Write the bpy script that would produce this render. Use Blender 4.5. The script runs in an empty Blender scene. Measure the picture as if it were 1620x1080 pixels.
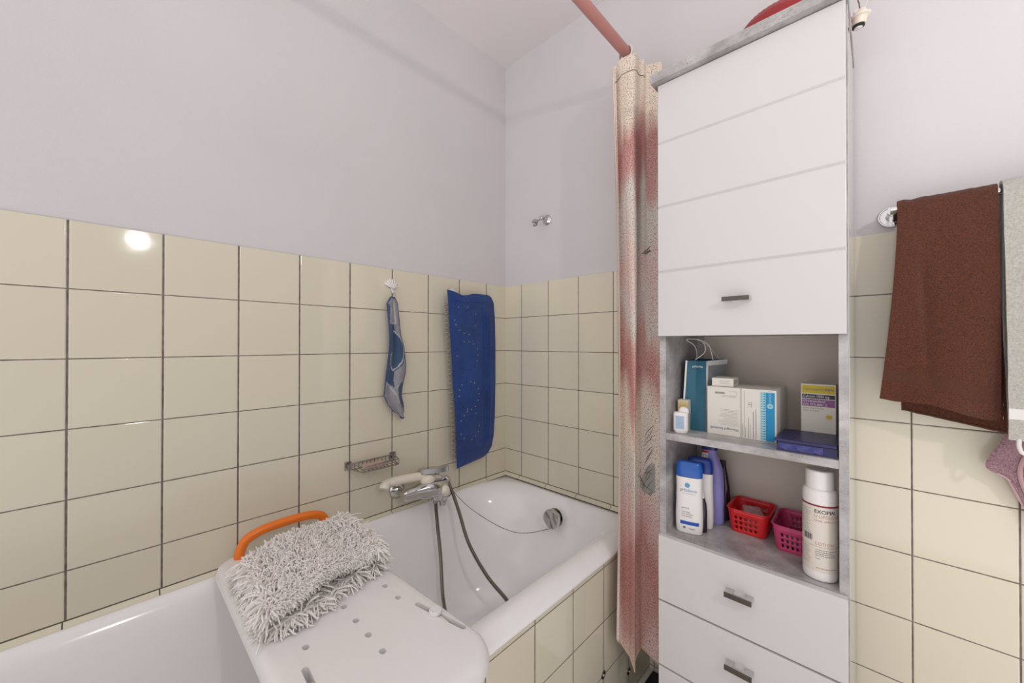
import bpy, bmesh, math, random
from mathutils import Vector, Matrix, noise
R = random.Random(7)
PI = math.pi
D = bpy.data
COL = bpy.context.scene.collection

# ---------------------------------------------------------------- camera
CAM = Vector((1.26722, -1.28488, 1.11106))
F_PX, YAW, PITCH, ROLL = 605.07, -0.761147, 0.0053787, 0.0004523
fw = Vector((math.sin(YAW)*math.cos(PITCH), math.cos(YAW)*math.cos(PITCH), math.sin(PITCH)))
rt = Vector((math.cos(YAW), -math.sin(YAW), 0))
upv = rt.cross(fw)
r2 = rt*math.cos(ROLL)+upv*math.sin(ROLL)
u2 = -rt*math.sin(ROLL)+upv*math.cos(ROLL)
cd = D.cameras.new('camera'); cam = D.objects.new('camera', cd); COL.objects.link(cam)
cd.sensor_width = 36.0; cd.lens = 36.0*F_PX/1620.0; cd.clip_start = 0.02
m = Matrix.Identity(4)
for i in range(3):
    m[i][0] = r2[i]; m[i][1] = u2[i]; m[i][2] = -fw[i]; m[i][3] = CAM[i]
cam.matrix_world = m
bpy.context.scene.camera = cam

# ---------------------------------------------------------------- exposure, world, lights
vs = bpy.context.scene.view_settings
vs.view_transform = 'Standard'; vs.look = 'None'; vs.exposure = 0.0; vs.gamma = 1.0; vs.use_curve_mapping = False
w = D.worlds.new('world'); bpy.context.scene.world = w; w.use_nodes = True
w.node_tree.nodes['Background'].inputs[0].default_value = (1.0, 0.975, 0.985, 1)
# added fill light: world boosted from behind the camera, below and above
def _wn():
    t = w.node_tree; tc = t.nodes.new('ShaderNodeTexCoord'); x = t.nodes.new('ShaderNodeSeparateXYZ'); t.links.new(tc.outputs['Generated'], x.inputs[0])
    def mm(op, a, b, clamp=False):
        n = t.nodes.new('ShaderNodeMath'); n.operation = op; n.use_clamp = clamp
        for i, v in enumerate((a, b)):
            if isinstance(v, (int, float)): n.inputs[i].default_value = v
            else: t.links.new(v, n.inputs[i])
        return n.outputs[0]
    fy = mm('POWER', mm('MULTIPLY', x.outputs[1], -1.0, True), 1.5)
    fz = mm('MULTIPLY', x.outputs[2], -1.0, True)
    st = mm('ADD', mm('ADD', mm('MULTIPLY', fy, WORLD_FRONT), mm('MULTIPLY', fz, WORLD_LOW)), mm('ADD', mm('MULTIPLY', mm('MULTIPLY', x.outputs[2], 1.0, True), WORLD_UP), WORLD_BASE))
    t.links.new(st, t.nodes['Background'].inputs[1])
WORLD_BASE, WORLD_FRONT, WORLD_LOW, WORLD_UP = 0.12, 0.88, 2.4, 0.85
_wn()

def light(name, kind, loc, energy, color, size=0.1, rot=None, size_y=None):
    l = D.lights.new(name, kind); l.energy = energy; l.color = color
    if kind == 'AREA':
        l.shape = 'RECTANGLE'; l.size = size; l.size_y = size_y or size
    else:
        l.shadow_soft_size = size
    o = D.objects.new(name, l); COL.objects.link(o); o.location = loc
    if rot: o.rotation_euler = rot
    return o
# the globe lamp over the basin on the right wall (out of frame, it throws the shadows)
LAMP = Vector((2.06, -1.17, 1.753))
light('wall_lamp_light', 'POINT', LAMP, 15, (1.0, 0.945, 0.91), 0.030)
# rear and right walls are left out so the added world light gets in

def ray(u, v): return fw + r2*((u-810)/F_PX) - u2*((v-540)/F_PX)
def XX(u, v, x):
    d = ray(u, v); return CAM + d*((x-CAM.x)/d.x)
def YY(u, v, y):
    d = ray(u, v); return CAM + d*((y-CAM.y)/d.y)
def ZZ(u, v, z):
    d = ray(u, v); return CAM + d*((z-CAM.z)/d.z)

# ---------------------------------------------------------------- materials
def mat(name, col, rough=0.5, metal=0.0, **k):
    m = D.materials.new(name); m.use_nodes = True
    b = m.node_tree.nodes['Principled BSDF']
    b.inputs['Base Color'].default_value = (*col, 1)
    b.inputs['Roughness'].default_value = rough; b.inputs['Metallic'].default_value = metal
    for kk, vv in k.items(): b.inputs[kk.replace('_', ' ')].default_value = vv
    return m
class N:
    def __init__(s, m): s.m = m; s.t = m.node_tree; s.b = s.t.nodes['Principled BSDF']
    def n(s, typ, **k):
        nd = s.t.nodes.new(typ)
        for a, b in k.items(): setattr(nd, a, b)
        return nd
    def l(s, a, b): s.t.links.new(a, b)
    def math(s, op, a, b=None, c=None):
        nd = s.n('ShaderNodeMath', operation=op)
        for i, x in enumerate((a, b, c)):
            if x is None: continue
            if isinstance(x, (int, float)): nd.inputs[i].default_value = x
            else: s.l(x, nd.inputs[i])
        return nd.outputs[0]
    def pos(s):
        g = s.n('ShaderNodeNewGeometry'); x = s.n('ShaderNodeSeparateXYZ'); s.l(g.outputs['Position'], x.inputs[0]); return g.outputs['Position'], x.outputs
    def noise(s, vec, scale, detail=3, rough=0.5):
        nd = s.n('ShaderNodeTexNoise'); s.l(vec, nd.inputs['Vector']); nd.inputs['Scale'].default_value = scale
        nd.inputs['Detail'].default_value = detail; nd.inputs['Roughness'].default_value = rough; return nd.outputs[0]
    def ramp(s, fac, stops):
        nd = s.n('ShaderNodeValToRGB'); s.l(fac, nd.inputs[0]); e = nd.color_ramp.elements
        while len(e) < len(stops): e.new(0.5)
        for i, (p, c) in enumerate(stops):
            e[i].position = p; e[i].color = (*c, 1) if len(c) == 3 else c
        return nd.outputs[0]
    def mix(s, fac, a, b):
        nd = s.n('ShaderNodeMix', data_type='RGBA')
        if isinstance(fac, (int, float)): nd.inputs[0].default_value = fac
        else: s.l(fac, nd.inputs[0])
        for i, x in ((6, a), (7, b)):
            if isinstance(x, tuple): nd.inputs[i].default_value = (*x, 1)
            else: s.l(x, nd.inputs[i])
        return nd.outputs[2]
    def bump(s, h, strength, dist):
        nd = s.n('ShaderNodeBump'); nd.inputs['Strength'].default_value = strength; nd.inputs['Distance'].default_value = dist
        s.l(h, nd.inputs['Height']); s.l(nd.outputs[0], s.b.inputs['Normal'])

def plaster(name, col):
    m = mat(name, col, 0.85); n = N(m); p, x = n.pos()
    a = n.noise(p, 2.2, 3)
    c = n.ramp(a, [(0.3, tuple(v*0.965 for v in col)), (0.7, tuple(min(1, v*1.02) for v in col))])
    n.l(c, n.b.inputs['Base Color'])
    n.bump(n.noise(p, 170, 3), 0.22, 0.002)
    return m
def tiles(name, hax, hoff, hp, zoff, zp, gh=0.0032, gv=0.0026, sgn=1, top=None):
    """glazed cream tiles; hax = 0 for x, 1 for y; grout lines at hoff + k*hp and zoff + k*zp"""
    m = mat(name, (0.63, 0.575, 0.43), 0.12); n = N(m); p, x = n.pos()
    def dist(c, off, per):
        t = n.math('DIVIDE', n.math('SUBTRACT', c, off), per)
        f = n.math('FRACT', n.math('ADD', t, 100.0))
        return n.math('MULTIPLY', n.math('MINIMUM', f, n.math('SUBTRACT', 1.0, f)), per), n.math('FLOOR', n.math('ADD', t, 100.0))
    dh, ih = dist(x[hax], hoff, hp); dz, iz = dist(x[2], zoff, zp)
    wob = n.math('MULTIPLY', n.math('SUBTRACT', n.noise(p, 60, 2), 0.5), 0.0010)
    d = n.math('MINIMUM', n.math('SUBTRACT', dh, gh/2), n.math('SUBTRACT', dz, gv/2))
    d = n.math('ADD', d, wob)
    mr = n.n('ShaderNodeMapRange'); n.l(d, mr.inputs[0]); mr.inputs[1].default_value = 0.0003; mr.inputs[2].default_value = -0.0004
    g = mr.outputs[0]
    cmb = n.n('ShaderNodeCombineXYZ'); n.l(ih, cmb.inputs[0]); n.l(iz, cmb.inputs[1])
    wn = n.n('ShaderNodeTexWhiteNoise', noise_dimensions='2D'); n.l(cmb.outputs[0], wn.inputs['Vector'])
    tc = n.ramp(wn.outputs[0], [(0.0, (0.700, 0.652, 0.520)), (0.5, (0.725, 0.675, 0.540)), (1.0, (0.740, 0.687, 0.538))])
    tc = n.mix(n.math('MULTIPLY', n.noise(p, 9, 3), 0.25), tc, (0.72, 0.665, 0.53))
    gc = n.ramp(n.noise(p, 45, 3), [(0.3, (0.115, 0.088, 0.075)), (0.7, (0.21, 0.165, 0.145))])
    n.l(n.mix(g, tc, gc), n.b.inputs['Base Color'])
    mr2 = n.n('ShaderNodeMapRange'); n.l(g, mr2.inputs[0]); mr2.inputs[3].default_value = 0.06; mr2.inputs[4].default_value = 0.8
    n.l(mr2.outputs[0], n.b.inputs['Roughness'])
    e = n.n('ShaderNodeMapRange'); n.l(d, e.inputs[0]); e.inputs[1].default_value = -0.0006; e.inputs[2].default_value = 0.0022; e.interpolation_type = 'SMOOTHSTEP'
    h = n.math('ADD', e.outputs[0], n.math('MULTIPLY', n.noise(p, 16, 2), 0.25))
    n.bump(h, 0.5, 0.0012)
    return m
def concrete(name, rough=0.45, spec=0.5):
    m = mat(name, (0.36, 0.35, 0.34), rough); n = N(m); p, x = n.pos()
    mp = n.n('ShaderNodeMapping'); n.l(p, mp.inputs[0]); mp.inputs['Scale'].default_value = (1.0, 1.0, 1.5)
    a = n.noise(mp.outputs[0], 11, 6, 0.62)
    c = n.ramp(a, [(0.32, (0.25, 0.235, 0.23)), (0.5, (0.40, 0.38, 0.375)), (0.68, (0.55, 0.53, 0.53))])
    sp = n.noise(mp.outputs[0], 260, 4, 0.7); sp2 = n.noise(mp.outputs[0], 28, 2)
    s = n.math('MULTIPLY', n.ramp(sp, [(0.55, (0, 0, 0)), (0.63, (1, 1, 1))]), n.ramp(sp2, [(0.45, (0, 0, 0)), (0.6, (1, 1, 1))]))
    c = n.mix(n.math('MULTIPLY', s, 0.75), c, (0.13, 0.12, 0.115))
    n.l(c, n.b.inputs['Base Color']); return m
def terry(name, c0, c1, scale=420, dist=0.004):
    m = mat(name, c0, 0.95); n = N(m); p, x = n.pos()
    a = n.noise(p, scale, 4, 0.8)
    n.l(n.ramp(a, [(0.35, c0), (0.65, c1)]), n.b.inputs['Base Color'])
    n.bump(a, 0.9, dist)
    n.b.inputs['Sheen Weight'].default_value = 0.15
    return m

M = {}
M['plaster'] = plaster('white wall paint', (0.655, 0.625, 0.635))
M['ceiling'] = plaster('ceiling paint', (0.74, 0.70, 0.695))
M['tile_left'] = tiles('cream wall tiles left', 1, -0.12559, 0.152972, 1.2294, 0.1520, gh=0.0040)
M['tile_back'] = tiles('cream wall tiles back', 0, 0.1064, 0.1524, 1.2294, 0.1520)
M['tile_panel'] = tiles('cream tub panel tiles', 1, -0.3080, 0.1525, 0.4690, 0.1530)
M['tile_plain'] = mat('cream trim tile', (0.72, 0.67, 0.52), 0.12)
M['grout'] = mat('dark grout', (0.10, 0.08, 0.06), 0.9)
M['enamel'] = mat('white enamel', (0.91, 0.885, 0.885), 0.12)
M['board'] = mat('white moulded plastic', (0.80, 0.77, 0.76), 0.4)
M['orange'] = mat('orange plastic', (0.86, 0.19, 0.012), 0.28)
M['lacquer'] = mat('white lacquer', (0.64, 0.615, 0.615), 0.16)
M['whiteside'] = mat('pale glossy side panel', (0.60, 0.57, 0.55), 0.06)
M['concrete'] = concrete('concrete decor')
M['concrete_gloss'] = concrete('concrete decor sheen', 0.3)
M['backing'] = mat('pale cabinet back', (0.66, 0.575, 0.51), 0.6)
M['chrome'] = mat('chrome', (0.62, 0.61, 0.60), 0.10, 1.0)
M['chrome_dull'] = mat('aged chrome', (0.42, 0.40, 0.39), 0.25, 1.0)
M['chrome_dark_reflection'] = mat('chrome with painted dark reflection', (0.13, 0.11, 0.10), 0.12, 1.0)  # reflection of a dark room put into the colour of the handle fronts
M['dark'] = mat('near black', (0.012, 0.011, 0.013), 0.5)
M['cream'] = mat('cream plastic', (0.80, 0.735, 0.62), 0.3)
M['white_pl'] = mat('white plastic', (0.78, 0.75, 0.73), 0.35)
M['card'] = mat('white carton', (0.74, 0.70, 0.64), 0.6)
M['ink'] = mat('dark ink', (0.045, 0.035, 0.05), 0.6)
M['ink_grey'] = mat('grey ink', (0.22, 0.20, 0.20), 0.6)
M['ink_navy'] = mat('navy ink', (0.03, 0.03, 0.14), 0.6)
M['ink_white'] = mat('white ink', (0.8, 0.8, 0.8), 0.6)
M['ink_red'] = mat('dark red ink', (0.22, 0.012, 0.03), 0.5)
M['ink_rose'] = mat('rose ink', (0.45, 0.20, 0.17), 0.6)
M['ink_blue'] = mat('blue ink', (0.012, 0.08, 0.42), 0.5)
M['ink_sky'] = mat('sky ink', (0.10, 0.32, 0.56), 0.5)
M['cyan'] = mat('cyan print', (0.0, 0.25, 0.50), 0.45)
M['cyan_pale'] = mat('pale cyan print', (0.33, 0.60, 0.68), 0.5)
M['yellow'] = mat('yellow print', (0.60, 0.44, 0.02), 0.5)
M['purple'] = mat('mauve print', (0.24, 0.085, 0.24), 0.5)
M['teal'] = mat('petrol blue paper', (0.018, 0.115, 0.175), 0.5)
M['red_pl'] = mat('red plastic', (0.62, 0.018, 0.022), 0.35)
M['pink_pl'] = mat('magenta plastic', (0.55, 0.05, 0.16), 0.35)
M['lav'] = mat('lavender plastic', (0.27, 0.245, 0.58), 0.35)
M['blue_cap'] = mat('translucent blue cap', (0.02, 0.13, 0.55), 0.2, Transmission_Weight=0.25)
M['bottle'] = mat('white bottle', (0.80, 0.765, 0.75), 0.28)
M['maroon'] = mat('dark aubergine plastic', (0.025, 0.010, 0.022), 0.2)
M['blue_case'] = mat('navy plastic film', (0.012, 0.010, 0.10), 0.22, Transmission_Weight=0.15)
M['clear'] = mat('clear film', (0.75, 0.6, 0.58), 0.1, Alpha=0.35)
M['rod'] = mat('terracotta painted rod', (0.46, 0.205, 0.18), 0.38)
M['cord'] = mat('white cord', (0.72, 0.68, 0.62), 0.6)
M['brown'] = terry('brown terry', (0.032, 0.007, 0.0025), (0.19, 0.043, 0.012), 400)
M['brown_band'] = terry('brown flat weave', (0.065, 0.019, 0.010), (0.10, 0.032, 0.016), 300, 0.0008)
M['whiteterry'] = terry('white terry', (0.52, 0.49, 0.44), (0.75, 0.725, 0.665), 260, 0.006)
M['whiteband'] = mat('white flat weave', (0.74, 0.71, 0.68), 0.9)
M['pinkterry'] = terry('dusty pink terry', (0.22, 0.11, 0.14), (0.60, 0.36, 0.40), 330, 0.004)
M['shag'] = mat('white cotton pile', (0.84, 0.80, 0.77), 0.9)
M['floor'] = mat('pale light-bouncing floor', (0.84, 0.80, 0.76), 0.5)  # made pale to bounce added light up; the seen floor is dark
M['navy_floor'] = mat('dark navy floor patch', (0.010, 0.010, 0.022), 0.5)
# curtain: cream with speckle and airbrushed red clouds
def curtain_mat():
    m = mat('speckled shower curtain', (0.6, 0.5, 0.42), 0.55); n = N(m)
    tc = n.n('ShaderNodeTexCoord'); uv = n.n('ShaderNodeUVMap'); uv.uv_map = 'cloth'
    mp = n.n('ShaderNodeMapping'); n.l(uv.outputs[0], mp.inputs[0]); mp.inputs['Scale'].default_value = (3.0, 1.0, 1)
    xy = n.n('ShaderNodeSeparateXYZ'); n.l(uv.outputs[0], xy.inputs[0])
    cl = n.noise(mp.outputs[0], 3.0, 2, 0.5)
    tt = n.math('ADD', n.math('DIVIDE', xy.outputs[1], 1.8), n.math('MULTIPLY', n.math('SUBTRACT', cl, 0.5), 0.30))
    CR, PK, RD, GY = (0.80, 0.70, 0.58), (0.70, 0.50, 0.46), (0.50, 0.20, 0.18), (0.66, 0.62, 0.55)
    base = n.ramp(tt, [(0.0, CR), (0.08, CR), (0.15, RD), (0.20, (0.55, 0.27, 0.25)), (0.25, GY), (0.32, GY), (0.37, PK), (0.43, GY), (0.49, (0.56, 0.29, 0.25)), (0.55, RD), (0.62, CR), (0.72, GY), (0.79, PK), (0.86, RD), (0.95, (0.55, 0.30, 0.25)), (1.0, PK)])
    # the outermost fold is paler
    base = n.mix(n.ramp(xy.outputs[0], [(0.05, (0.75, 0.75, 0.75)), (0.13, (0, 0, 0))]), base, (0.84, 0.74, 0.71))
    sp = n.noise(uv.outputs[0], 210, 2, 0.7)
    base = n.mix(n.math('MULTIPLY', n.ramp(sp, [(0.54, (0, 0, 0)), (0.59, (1, 1, 1))]), 0.75), base, (0.16, 0.05, 0.05))
    sp2 = n.noise(uv.outputs[0], 260, 2, 0.7)
    base = n.mix(n.math('MULTIPLY', n.ramp(sp2, [(0.54, (0, 0, 0)), (0.59, (1, 1, 1))]), 0.6), base, (0.74, 0.66, 0.58))
    n.l(base, n.b.inputs['Base Color'])
    n.b.inputs['Subsurface Weight'].default_value = 0.0
    return m
M['curtain'] = curtain_mat()
M['curtain_print'] = mat('charcoal curtain print', (0.075, 0.070, 0.065), 0.6)
M['curtain_print2'] = mat('grey curtain print', (0.34, 0.32, 0.29), 0.6)
M['curtain_hem'] = mat('curtain hem', (0.55, 0.40, 0.27), 0.6)
def bluecloth_mat():
    m = terry('blue jacquard terry', (0.030, 0.065, 0.13), (0.065, 0.12, 0.21), 420, 0.002); return m
M['clothblue'] = bluecloth_mat()
M['clothgrey'] = terry('grey blue flecked terry', (0.12, 0.13, 0.18), (0.50, 0.47, 0.47), 520, 0.002)
M['clothlight'] = mat('pale grey woven edge', (0.46, 0.45, 0.46), 0.9)
M['clothhem'] = mat('blue woven hem', (0.045, 0.075, 0.18), 0.9)
def bluerubber():
    m = mat('blue rubber', (0.012, 0.055, 0.26), 0.42); n = N(m); p, x = n.pos()
    wv = n.math('SINE', n.math('MULTIPLY', x[2], 1250.0)); wv2 = n.math('SINE', n.math('MULTIPLY', x[1], 900.0))
    n.bump(n.math('ADD', wv, n.math('MULTIPLY', wv2, 0.4)), 0.8, 0.0010)
    n.l(n.ramp(n.noise(p, 7, 3), [(0.3, (0.009, 0.045, 0.21)), (0.7, (0.016, 0.07, 0.31))]), n.b.inputs['Base Color'])
    return m
M['bluerub'] = bluerubber()
M['suction'] = mat('dusty rubber cup', (0.26, 0.215, 0.18), 0.35)
def hose_mat():
    m = mat('coiled steel hose', (0.30, 0.275, 0.25), 0.3, 1.0); return m
M['hose'] = hose_mat()

# ---------------------------------------------------------------- mesh helpers
WL = {}      # world location of parents
class G:
    def __init__(s): s.v = []; s.f = []; s.m = []; s.uv = None; s.mi = 0
    def add(s, vs, fs):
        o = len(s.v); s.v += [Vector(x) for x in vs]
        for f in fs: s.f.append([i+o for i in f]); s.m.append(s.mi)
        return s
    def box(s, a, b, bev=0.0, seg=2, mtx=None):
        bm = bmesh.new(); bmesh.ops.create_cube(bm, size=1.0)
        c = [(a[i]+b[i])/2 for i in range(3)]; d = [abs(b[i]-a[i]) for i in range(3)]
        for v in bm.verts: v.co = Vector((v.co.x*d[0]+c[0], v.co.y*d[1]+c[1], v.co.z*d[2]+c[2]))
        if bev > 0: bmesh.ops.bevel(bm, geom=list(bm.edges), offset=bev, segments=seg, affect='EDGES', profile=0.6)
        return s.frombm(bm, mtx)
    def frombm(s, bm, mtx=None):
        bm.verts.index_update()
        vs = [(mtx @ v.co) if mtx else v.co.copy() for v in bm.verts]
        fs = [[v.index for v in f.verts] for f in bm.faces]; bm.free()
        return s.add(vs, fs)
    def tube(s, pts, r, n=10, closed=False, caps=True):
        pts = [Vector(p) for p in pts]; k = len(pts); rr = r if isinstance(r, (list, tuple)) else [r]*k
        vs = []; fs = []; prev = None
        for i, p in enumerate(pts):
            if closed: t = pts[(i+1) % k]-pts[i-1]
            else: t = pts[min(i+1, k-1)]-pts[max(i-1, 0)]
            t.normalize()
            if prev is None:
                a = Vector((0, 0, 1)) if abs(t.z) < 0.9 else Vector((1, 0, 0)); x = t.cross(a).normalized()
            else:
                x = (prev-t*prev.dot(t)).normalized()
            prev = x; y = t.cross(x)
            for j in range(n):
                an = 2*PI*j/n; vs.append(p+(x*math.cos(an)+y*math.sin(an))*rr[i])
        for i in range(k if closed else k-1):
            for j in range(n):
                a = i*n+j; b = i*n+(j+1) % n; c = ((i+1) % k)*n+(j+1) % n; d = ((i+1) % k)*n+j
                fs.append([a, b, c, d])
        if caps and not closed:
            fs.append(list(range(n))[::-1]); fs.append([(k-1)*n+j for j in range(n)])
        return s.add(vs, fs)
    def lathe(s, prof, origin=(0, 0, 0), axis=(0, 0, 1), n=32, sx=1.0, sy=1.0, rot=0.0):
        """prof: list of (radius, height)"""
        ax = Vector(axis).normalized(); a = Vector((0, 0, 1)) if abs(ax.z) < 0.9 else Vector((1, 0, 0))
        x = a.cross(ax).normalized() if abs(ax.z) < 0.9 else Vector((1, 0, 0)); y = ax.cross(x).normalized()
        o = Vector(origin); vs = []; fs = []; k = len(prof)
        for r, h in prof:
            for j in range(n):
                an = 2*PI*j/n+rot; vs.append(o+ax*h+(x*math.cos(an)*sx+y*math.sin(an)*sy)*max(r, 1e-5))
        for i in range(k-1):
            for j in range(n): fs.append([i*n+j, i*n+(j+1) % n, (i+1)*n+(j+1) % n, (i+1)*n+j])
        fs.append(list(range(n))[::-1]); fs.append([(k-1)*n+j for j in range(n)])
        return s.add(vs, fs)
    def loft(s, loops, cap0=True, cap1=True):
        k = len(loops[0]); vs = [p for L in loops for p in L]; fs = []
        for i in range(len(loops)-1):
            for j in range(k): fs.append([i*k+j, i*k+(j+1) % k, (i+1)*k+(j+1) % k, (i+1)*k+j])
        if cap0: fs.append(list(range(k))[::-1])
        if cap1: fs.append([(len(loops)-1)*k+j for j in range(k)])
        return s.add(vs, fs)
    def sheet(s, fn, nu, nv, skip=None, th=0.0):
        """grid surface fn(u,v); th>0 gives it a thickness along its normals"""
        P = [[Vector(fn(i/nu, j/nv)) for j in range(nv+1)] for i in range(nu+1)]
        if th <= 0:
            vs = [p for row in P for p in row]
            fs = [[i*(nv+1)+j, (i+1)*(nv+1)+j, (i+1)*(nv+1)+j+1, i*(nv+1)+j+1] for i in range(nu) for j in range(nv) if not (skip and skip(i, j))]
            return s.add(vs, fs)
        bm = bmesh.new(); V = [[bm.verts.new(p) for p in row] for row in P]
        for i in range(nu):
            for j in range(nv):
                if skip and skip(i, j): continue
                bm.faces.new([V[i][j], V[i+1][j], V[i+1][j+1], V[i][j+1]])
        for v in [v for v in bm.verts if not v.link_faces]: bm.verts.remove(v)
        bm.normal_update()
        nm = {v: v.normal.copy() for v in bm.verts}
        bot = {v: bm.verts.new(v.co-nm[v]*th) for v in list(nm)}
        fcs = list(bm.faces)
        for f in fcs:
            bm.faces.new([bot[v] for v in reversed(f.verts)])
        for e in list(bm.edges):
            fl = [f for f in e.link_faces]
            if len(fl) == 1 and e.verts[0] in bot and e.verts[1] in bot:
                l = fl[0].loops[0]
                for q in fl[0].loops:
                    if q.edge == e: l = q
                a, b = l.vert, l.link_loop_next.vert
                bm.faces.new([b, a, bot[a], bot[b]])
        return s.frombm(bm)

def build(name, g, mats, parent=None, loc=None, smooth=40, uv=None):
    if not isinstance(mats, (list, tuple)): mats = [mats]
    me = D.meshes.new(name)
    if parent is not None: o0 = WL[parent.name]
    else:
        if loc is None:
            lo = [min(v[i] for v in g.v) for i in range(3)]; hi = [max(v[i] for v in g.v) for i in range(3)]
            loc = Vector(((lo[0]+hi[0])/2, (lo[1]+hi[1])/2, lo[2]))
        o0 = Vector(loc)
    me.from_pydata([v-o0 for v in g.v], [], g.f)
    for mm in mats: me.materials.append(mm)
    if len(mats) > 1:
        for p, i in zip(me.polygons, g.m): p.material_index = i
    me.validate(); me.update()
    bm = bmesh.new(); bm.from_mesh(me); bmesh.ops.recalc_face_normals(bm, faces=bm.faces); bm.to_mesh(me); bm.free()
    if smooth:
        me.shade_smooth(); me.set_sharp_from_angle(angle=math.radians(smooth))
    o = D.objects.new(name, me); COL.objects.link(o)
    if parent is not None: o.parent = parent
    else: o.location = o0
    WL[o.name] = o0
    if smooth and len(me.polygons) < 600:
        wn = o.modifiers.new('normals', 'WEIGHTED_NORMAL'); wn.keep_sharp = True
    return o
def groups():
    for o in D.objects:
        if o.parent is None and 'label' in o:
            k = o.name.split('.')[0]
            gname = {'medicine_carton': 'medicine cartons on the upper shelf', 'slotted_basket': 'slotted baskets on the lower shelf', 'shampoo_bottle': 'white shower gel bottles on the lower shelf', 'shell_hook': 'shell hooks on the tiles', 'plastic_packet': 'packets inside the baskets', 'brown_towel': 'towels on the rail', 'white_towel': 'towels on the rail', 'pink_towel': 'towels on the rail'}.get(k)
            if gname: o['group'] = gname
def tag(o, label=None, cat=None, group=None, kind=None):
    for k, v in (('label', label), ('category', cat), ('group', group), ('kind', kind)):
        if v: o[k] = v
    return o
def thing(name, label, cat, loc, group=None):
    o = D.objects.new(name, None); COL.objects.link(o); o.location = loc; o.empty_display_size = 0.05
    WL[o.name] = Vector(loc); return tag(o, label, cat, group)
def struct(name, g, m, **k):
    return tag(build(name, g, m, **k), kind='structure')
def cut(o, cutters):
    """subtract the cutter geometries from o's mesh for good"""
    dg = bpy.context.evaluated_depsgraph_get(); objs = []
    for c in cutters:
        me = D.meshes.new('cut'); o0 = WL[o.name]; me.from_pydata([v-o0 for v in c.v], [], c.f)
        bm = bmesh.new(); bm.from_mesh(me); bmesh.ops.recalc_face_normals(bm, faces=bm.faces); bm.to_mesh(me); bm.free()
        co = D.objects.new('cut', me); COL.objects.link(co); co.parent = o.parent; co.location = o.location; objs.append(co)
        md = o.modifiers.new('b', 'BOOLEAN'); md.object = co; md.operation = 'DIFFERENCE'; md.solver = 'EXACT'
    bpy.context.view_layer.update(); dg = bpy.context.evaluated_depsgraph_get()
    me2 = D.meshes.new_from_object(o.evaluated_get(dg)); o.modifiers.clear(); old = o.data; o.data = me2; me2.name = old.name
    me2.shade_smooth(); me2.set_sharp_from_angle(angle=math.radians(35))
    for c in objs: D.objects.remove(c)
def rrect(x0, x1, y0, y1, r, z, n=6, ra=None):
    """rounded rectangle loop; ra = radius of the corner at x0, y1"""
    P = []; R0 = r
    for k, (sx, sy, a0) in enumerate(((1, 1, 0), (0, 1, 90), (0, 0, 180), (1, 0, 270))):
        r = ra if (ra and k == 1) else R0
        cx = x1-r if sx else x0+r; cy = y1-r if sy else y0+r
        for i in range(n+1):
            a = math.radians(a0+90*i/n); P.append(Vector((cx+r*math.cos(a), cy+r*math.sin(a), z)))
    return P
def spline(pts, n=8, closed=False):
    P = [Vector(p) for p in pts]; out = []; k = len(P)
    rng = range(k) if closed else range(k-1)
    for i in rng:
        if closed: a, b, c, d = P[i-1], P[i], P[(i+1) % k], P[(i+2) % k]
        else: a, b, c, d = P[max(i-1, 0)], P[i], P[i+1], P[min(i+2, k-1)]
        for j in range(n):
            t = j/n
            out.append(0.5*((2*b)+(c-a)*t+(2*a-5*b+4*c-d)*t*t+(3*b-a-3*c+d)*t**3))
    if not closed: out.append(P[-1])
    return out
def interp(x, tab):
    if x <= tab[0][0]: return tab[0][1]
    for (a, b), (c, d) in zip(tab, tab[1:]):
        if x <= c: return b+(d-b)*(x-a)/(c-a)
    return tab[-1][1]
_tc = {}
def glyphs(text):
    """outline text as a mesh: verts (2d), faces, width, at size 1"""
    if text not in _tc:
        c = D.curves.new('t', 'FONT'); c.body = text; c.size = 1.0; c.resolution_u = 2
        o = D.objects.new('t', c); COL.objects.link(o); bpy.context.view_layer.update()
        me = D.meshes.new_from_object(o.evaluated_get(bpy.context.evaluated_depsgraph_get()))
        v = [(p.co.x, p.co.y) for p in me.vertices]; f = [list(p.vertices) for p in me.polygons]
        D.objects.remove(o); D.meshes.remove(me)
        _tc[text] = (v, f, max([p[0] for p in v] or [0]))
    return _tc[text]
def text_on(g, mp, text, x, y, size, align='l', rot=0, wide=1.0):
    """writes text on a surface; mp(a,b) maps metres across / up onto the surface"""
    v, f, wd = glyphs(text); ox = {'l': 0, 'c': -wd/2, 'r': -wd}[align]
    c, s = math.cos(rot), math.sin(rot); P = []
    for px, py in v:
        a = (px+ox)*size*wide; b = py*size
        P.append(mp(x+a*c-b*s, y+a*s+b*c))
    g.add(P, f)
def rect_on(g, mp, x0, y0, x1, y1, n=1):
    vs = []; fs = []
    for i in range(n+1):
        x = x0+(x1-x0)*i/n; vs += [mp(x, y0), mp(x, y1)]
    for i in range(n): fs.append([2*i, 2*i+2, 2*i+3, 2*i+1])
    g.add(vs, fs)
def disc_on(g, mp, x, y, r, n=20, ry=None):
    g.add([mp(x+r*math.cos(2*PI*i/n), y+(ry or r)*math.sin(2*PI*i/n)) for i in range(n)], [list(range(n))])
def small_print(g, mp, x0, x1, y, dy, rows, h=0.0007, vertical=False, seed=1):
    """rows of print too small to read: broken hairlines"""
    q = random.Random(seed)
    for r in range(rows):
        x = x0; xe = x1-(x1-x0)*q.uniform(0, 0.35)
        yy = y-r*dy
        while x < xe:
            wv = q.uniform(0.0012, 0.0042); a, b = x, min(x+wv, xe)
            if vertical: rect_on(g, mp, yy, a, yy+h, b)
            else: rect_on(g, mp, a, yy, b, yy+h)
            x += wv+0.0008
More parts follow.
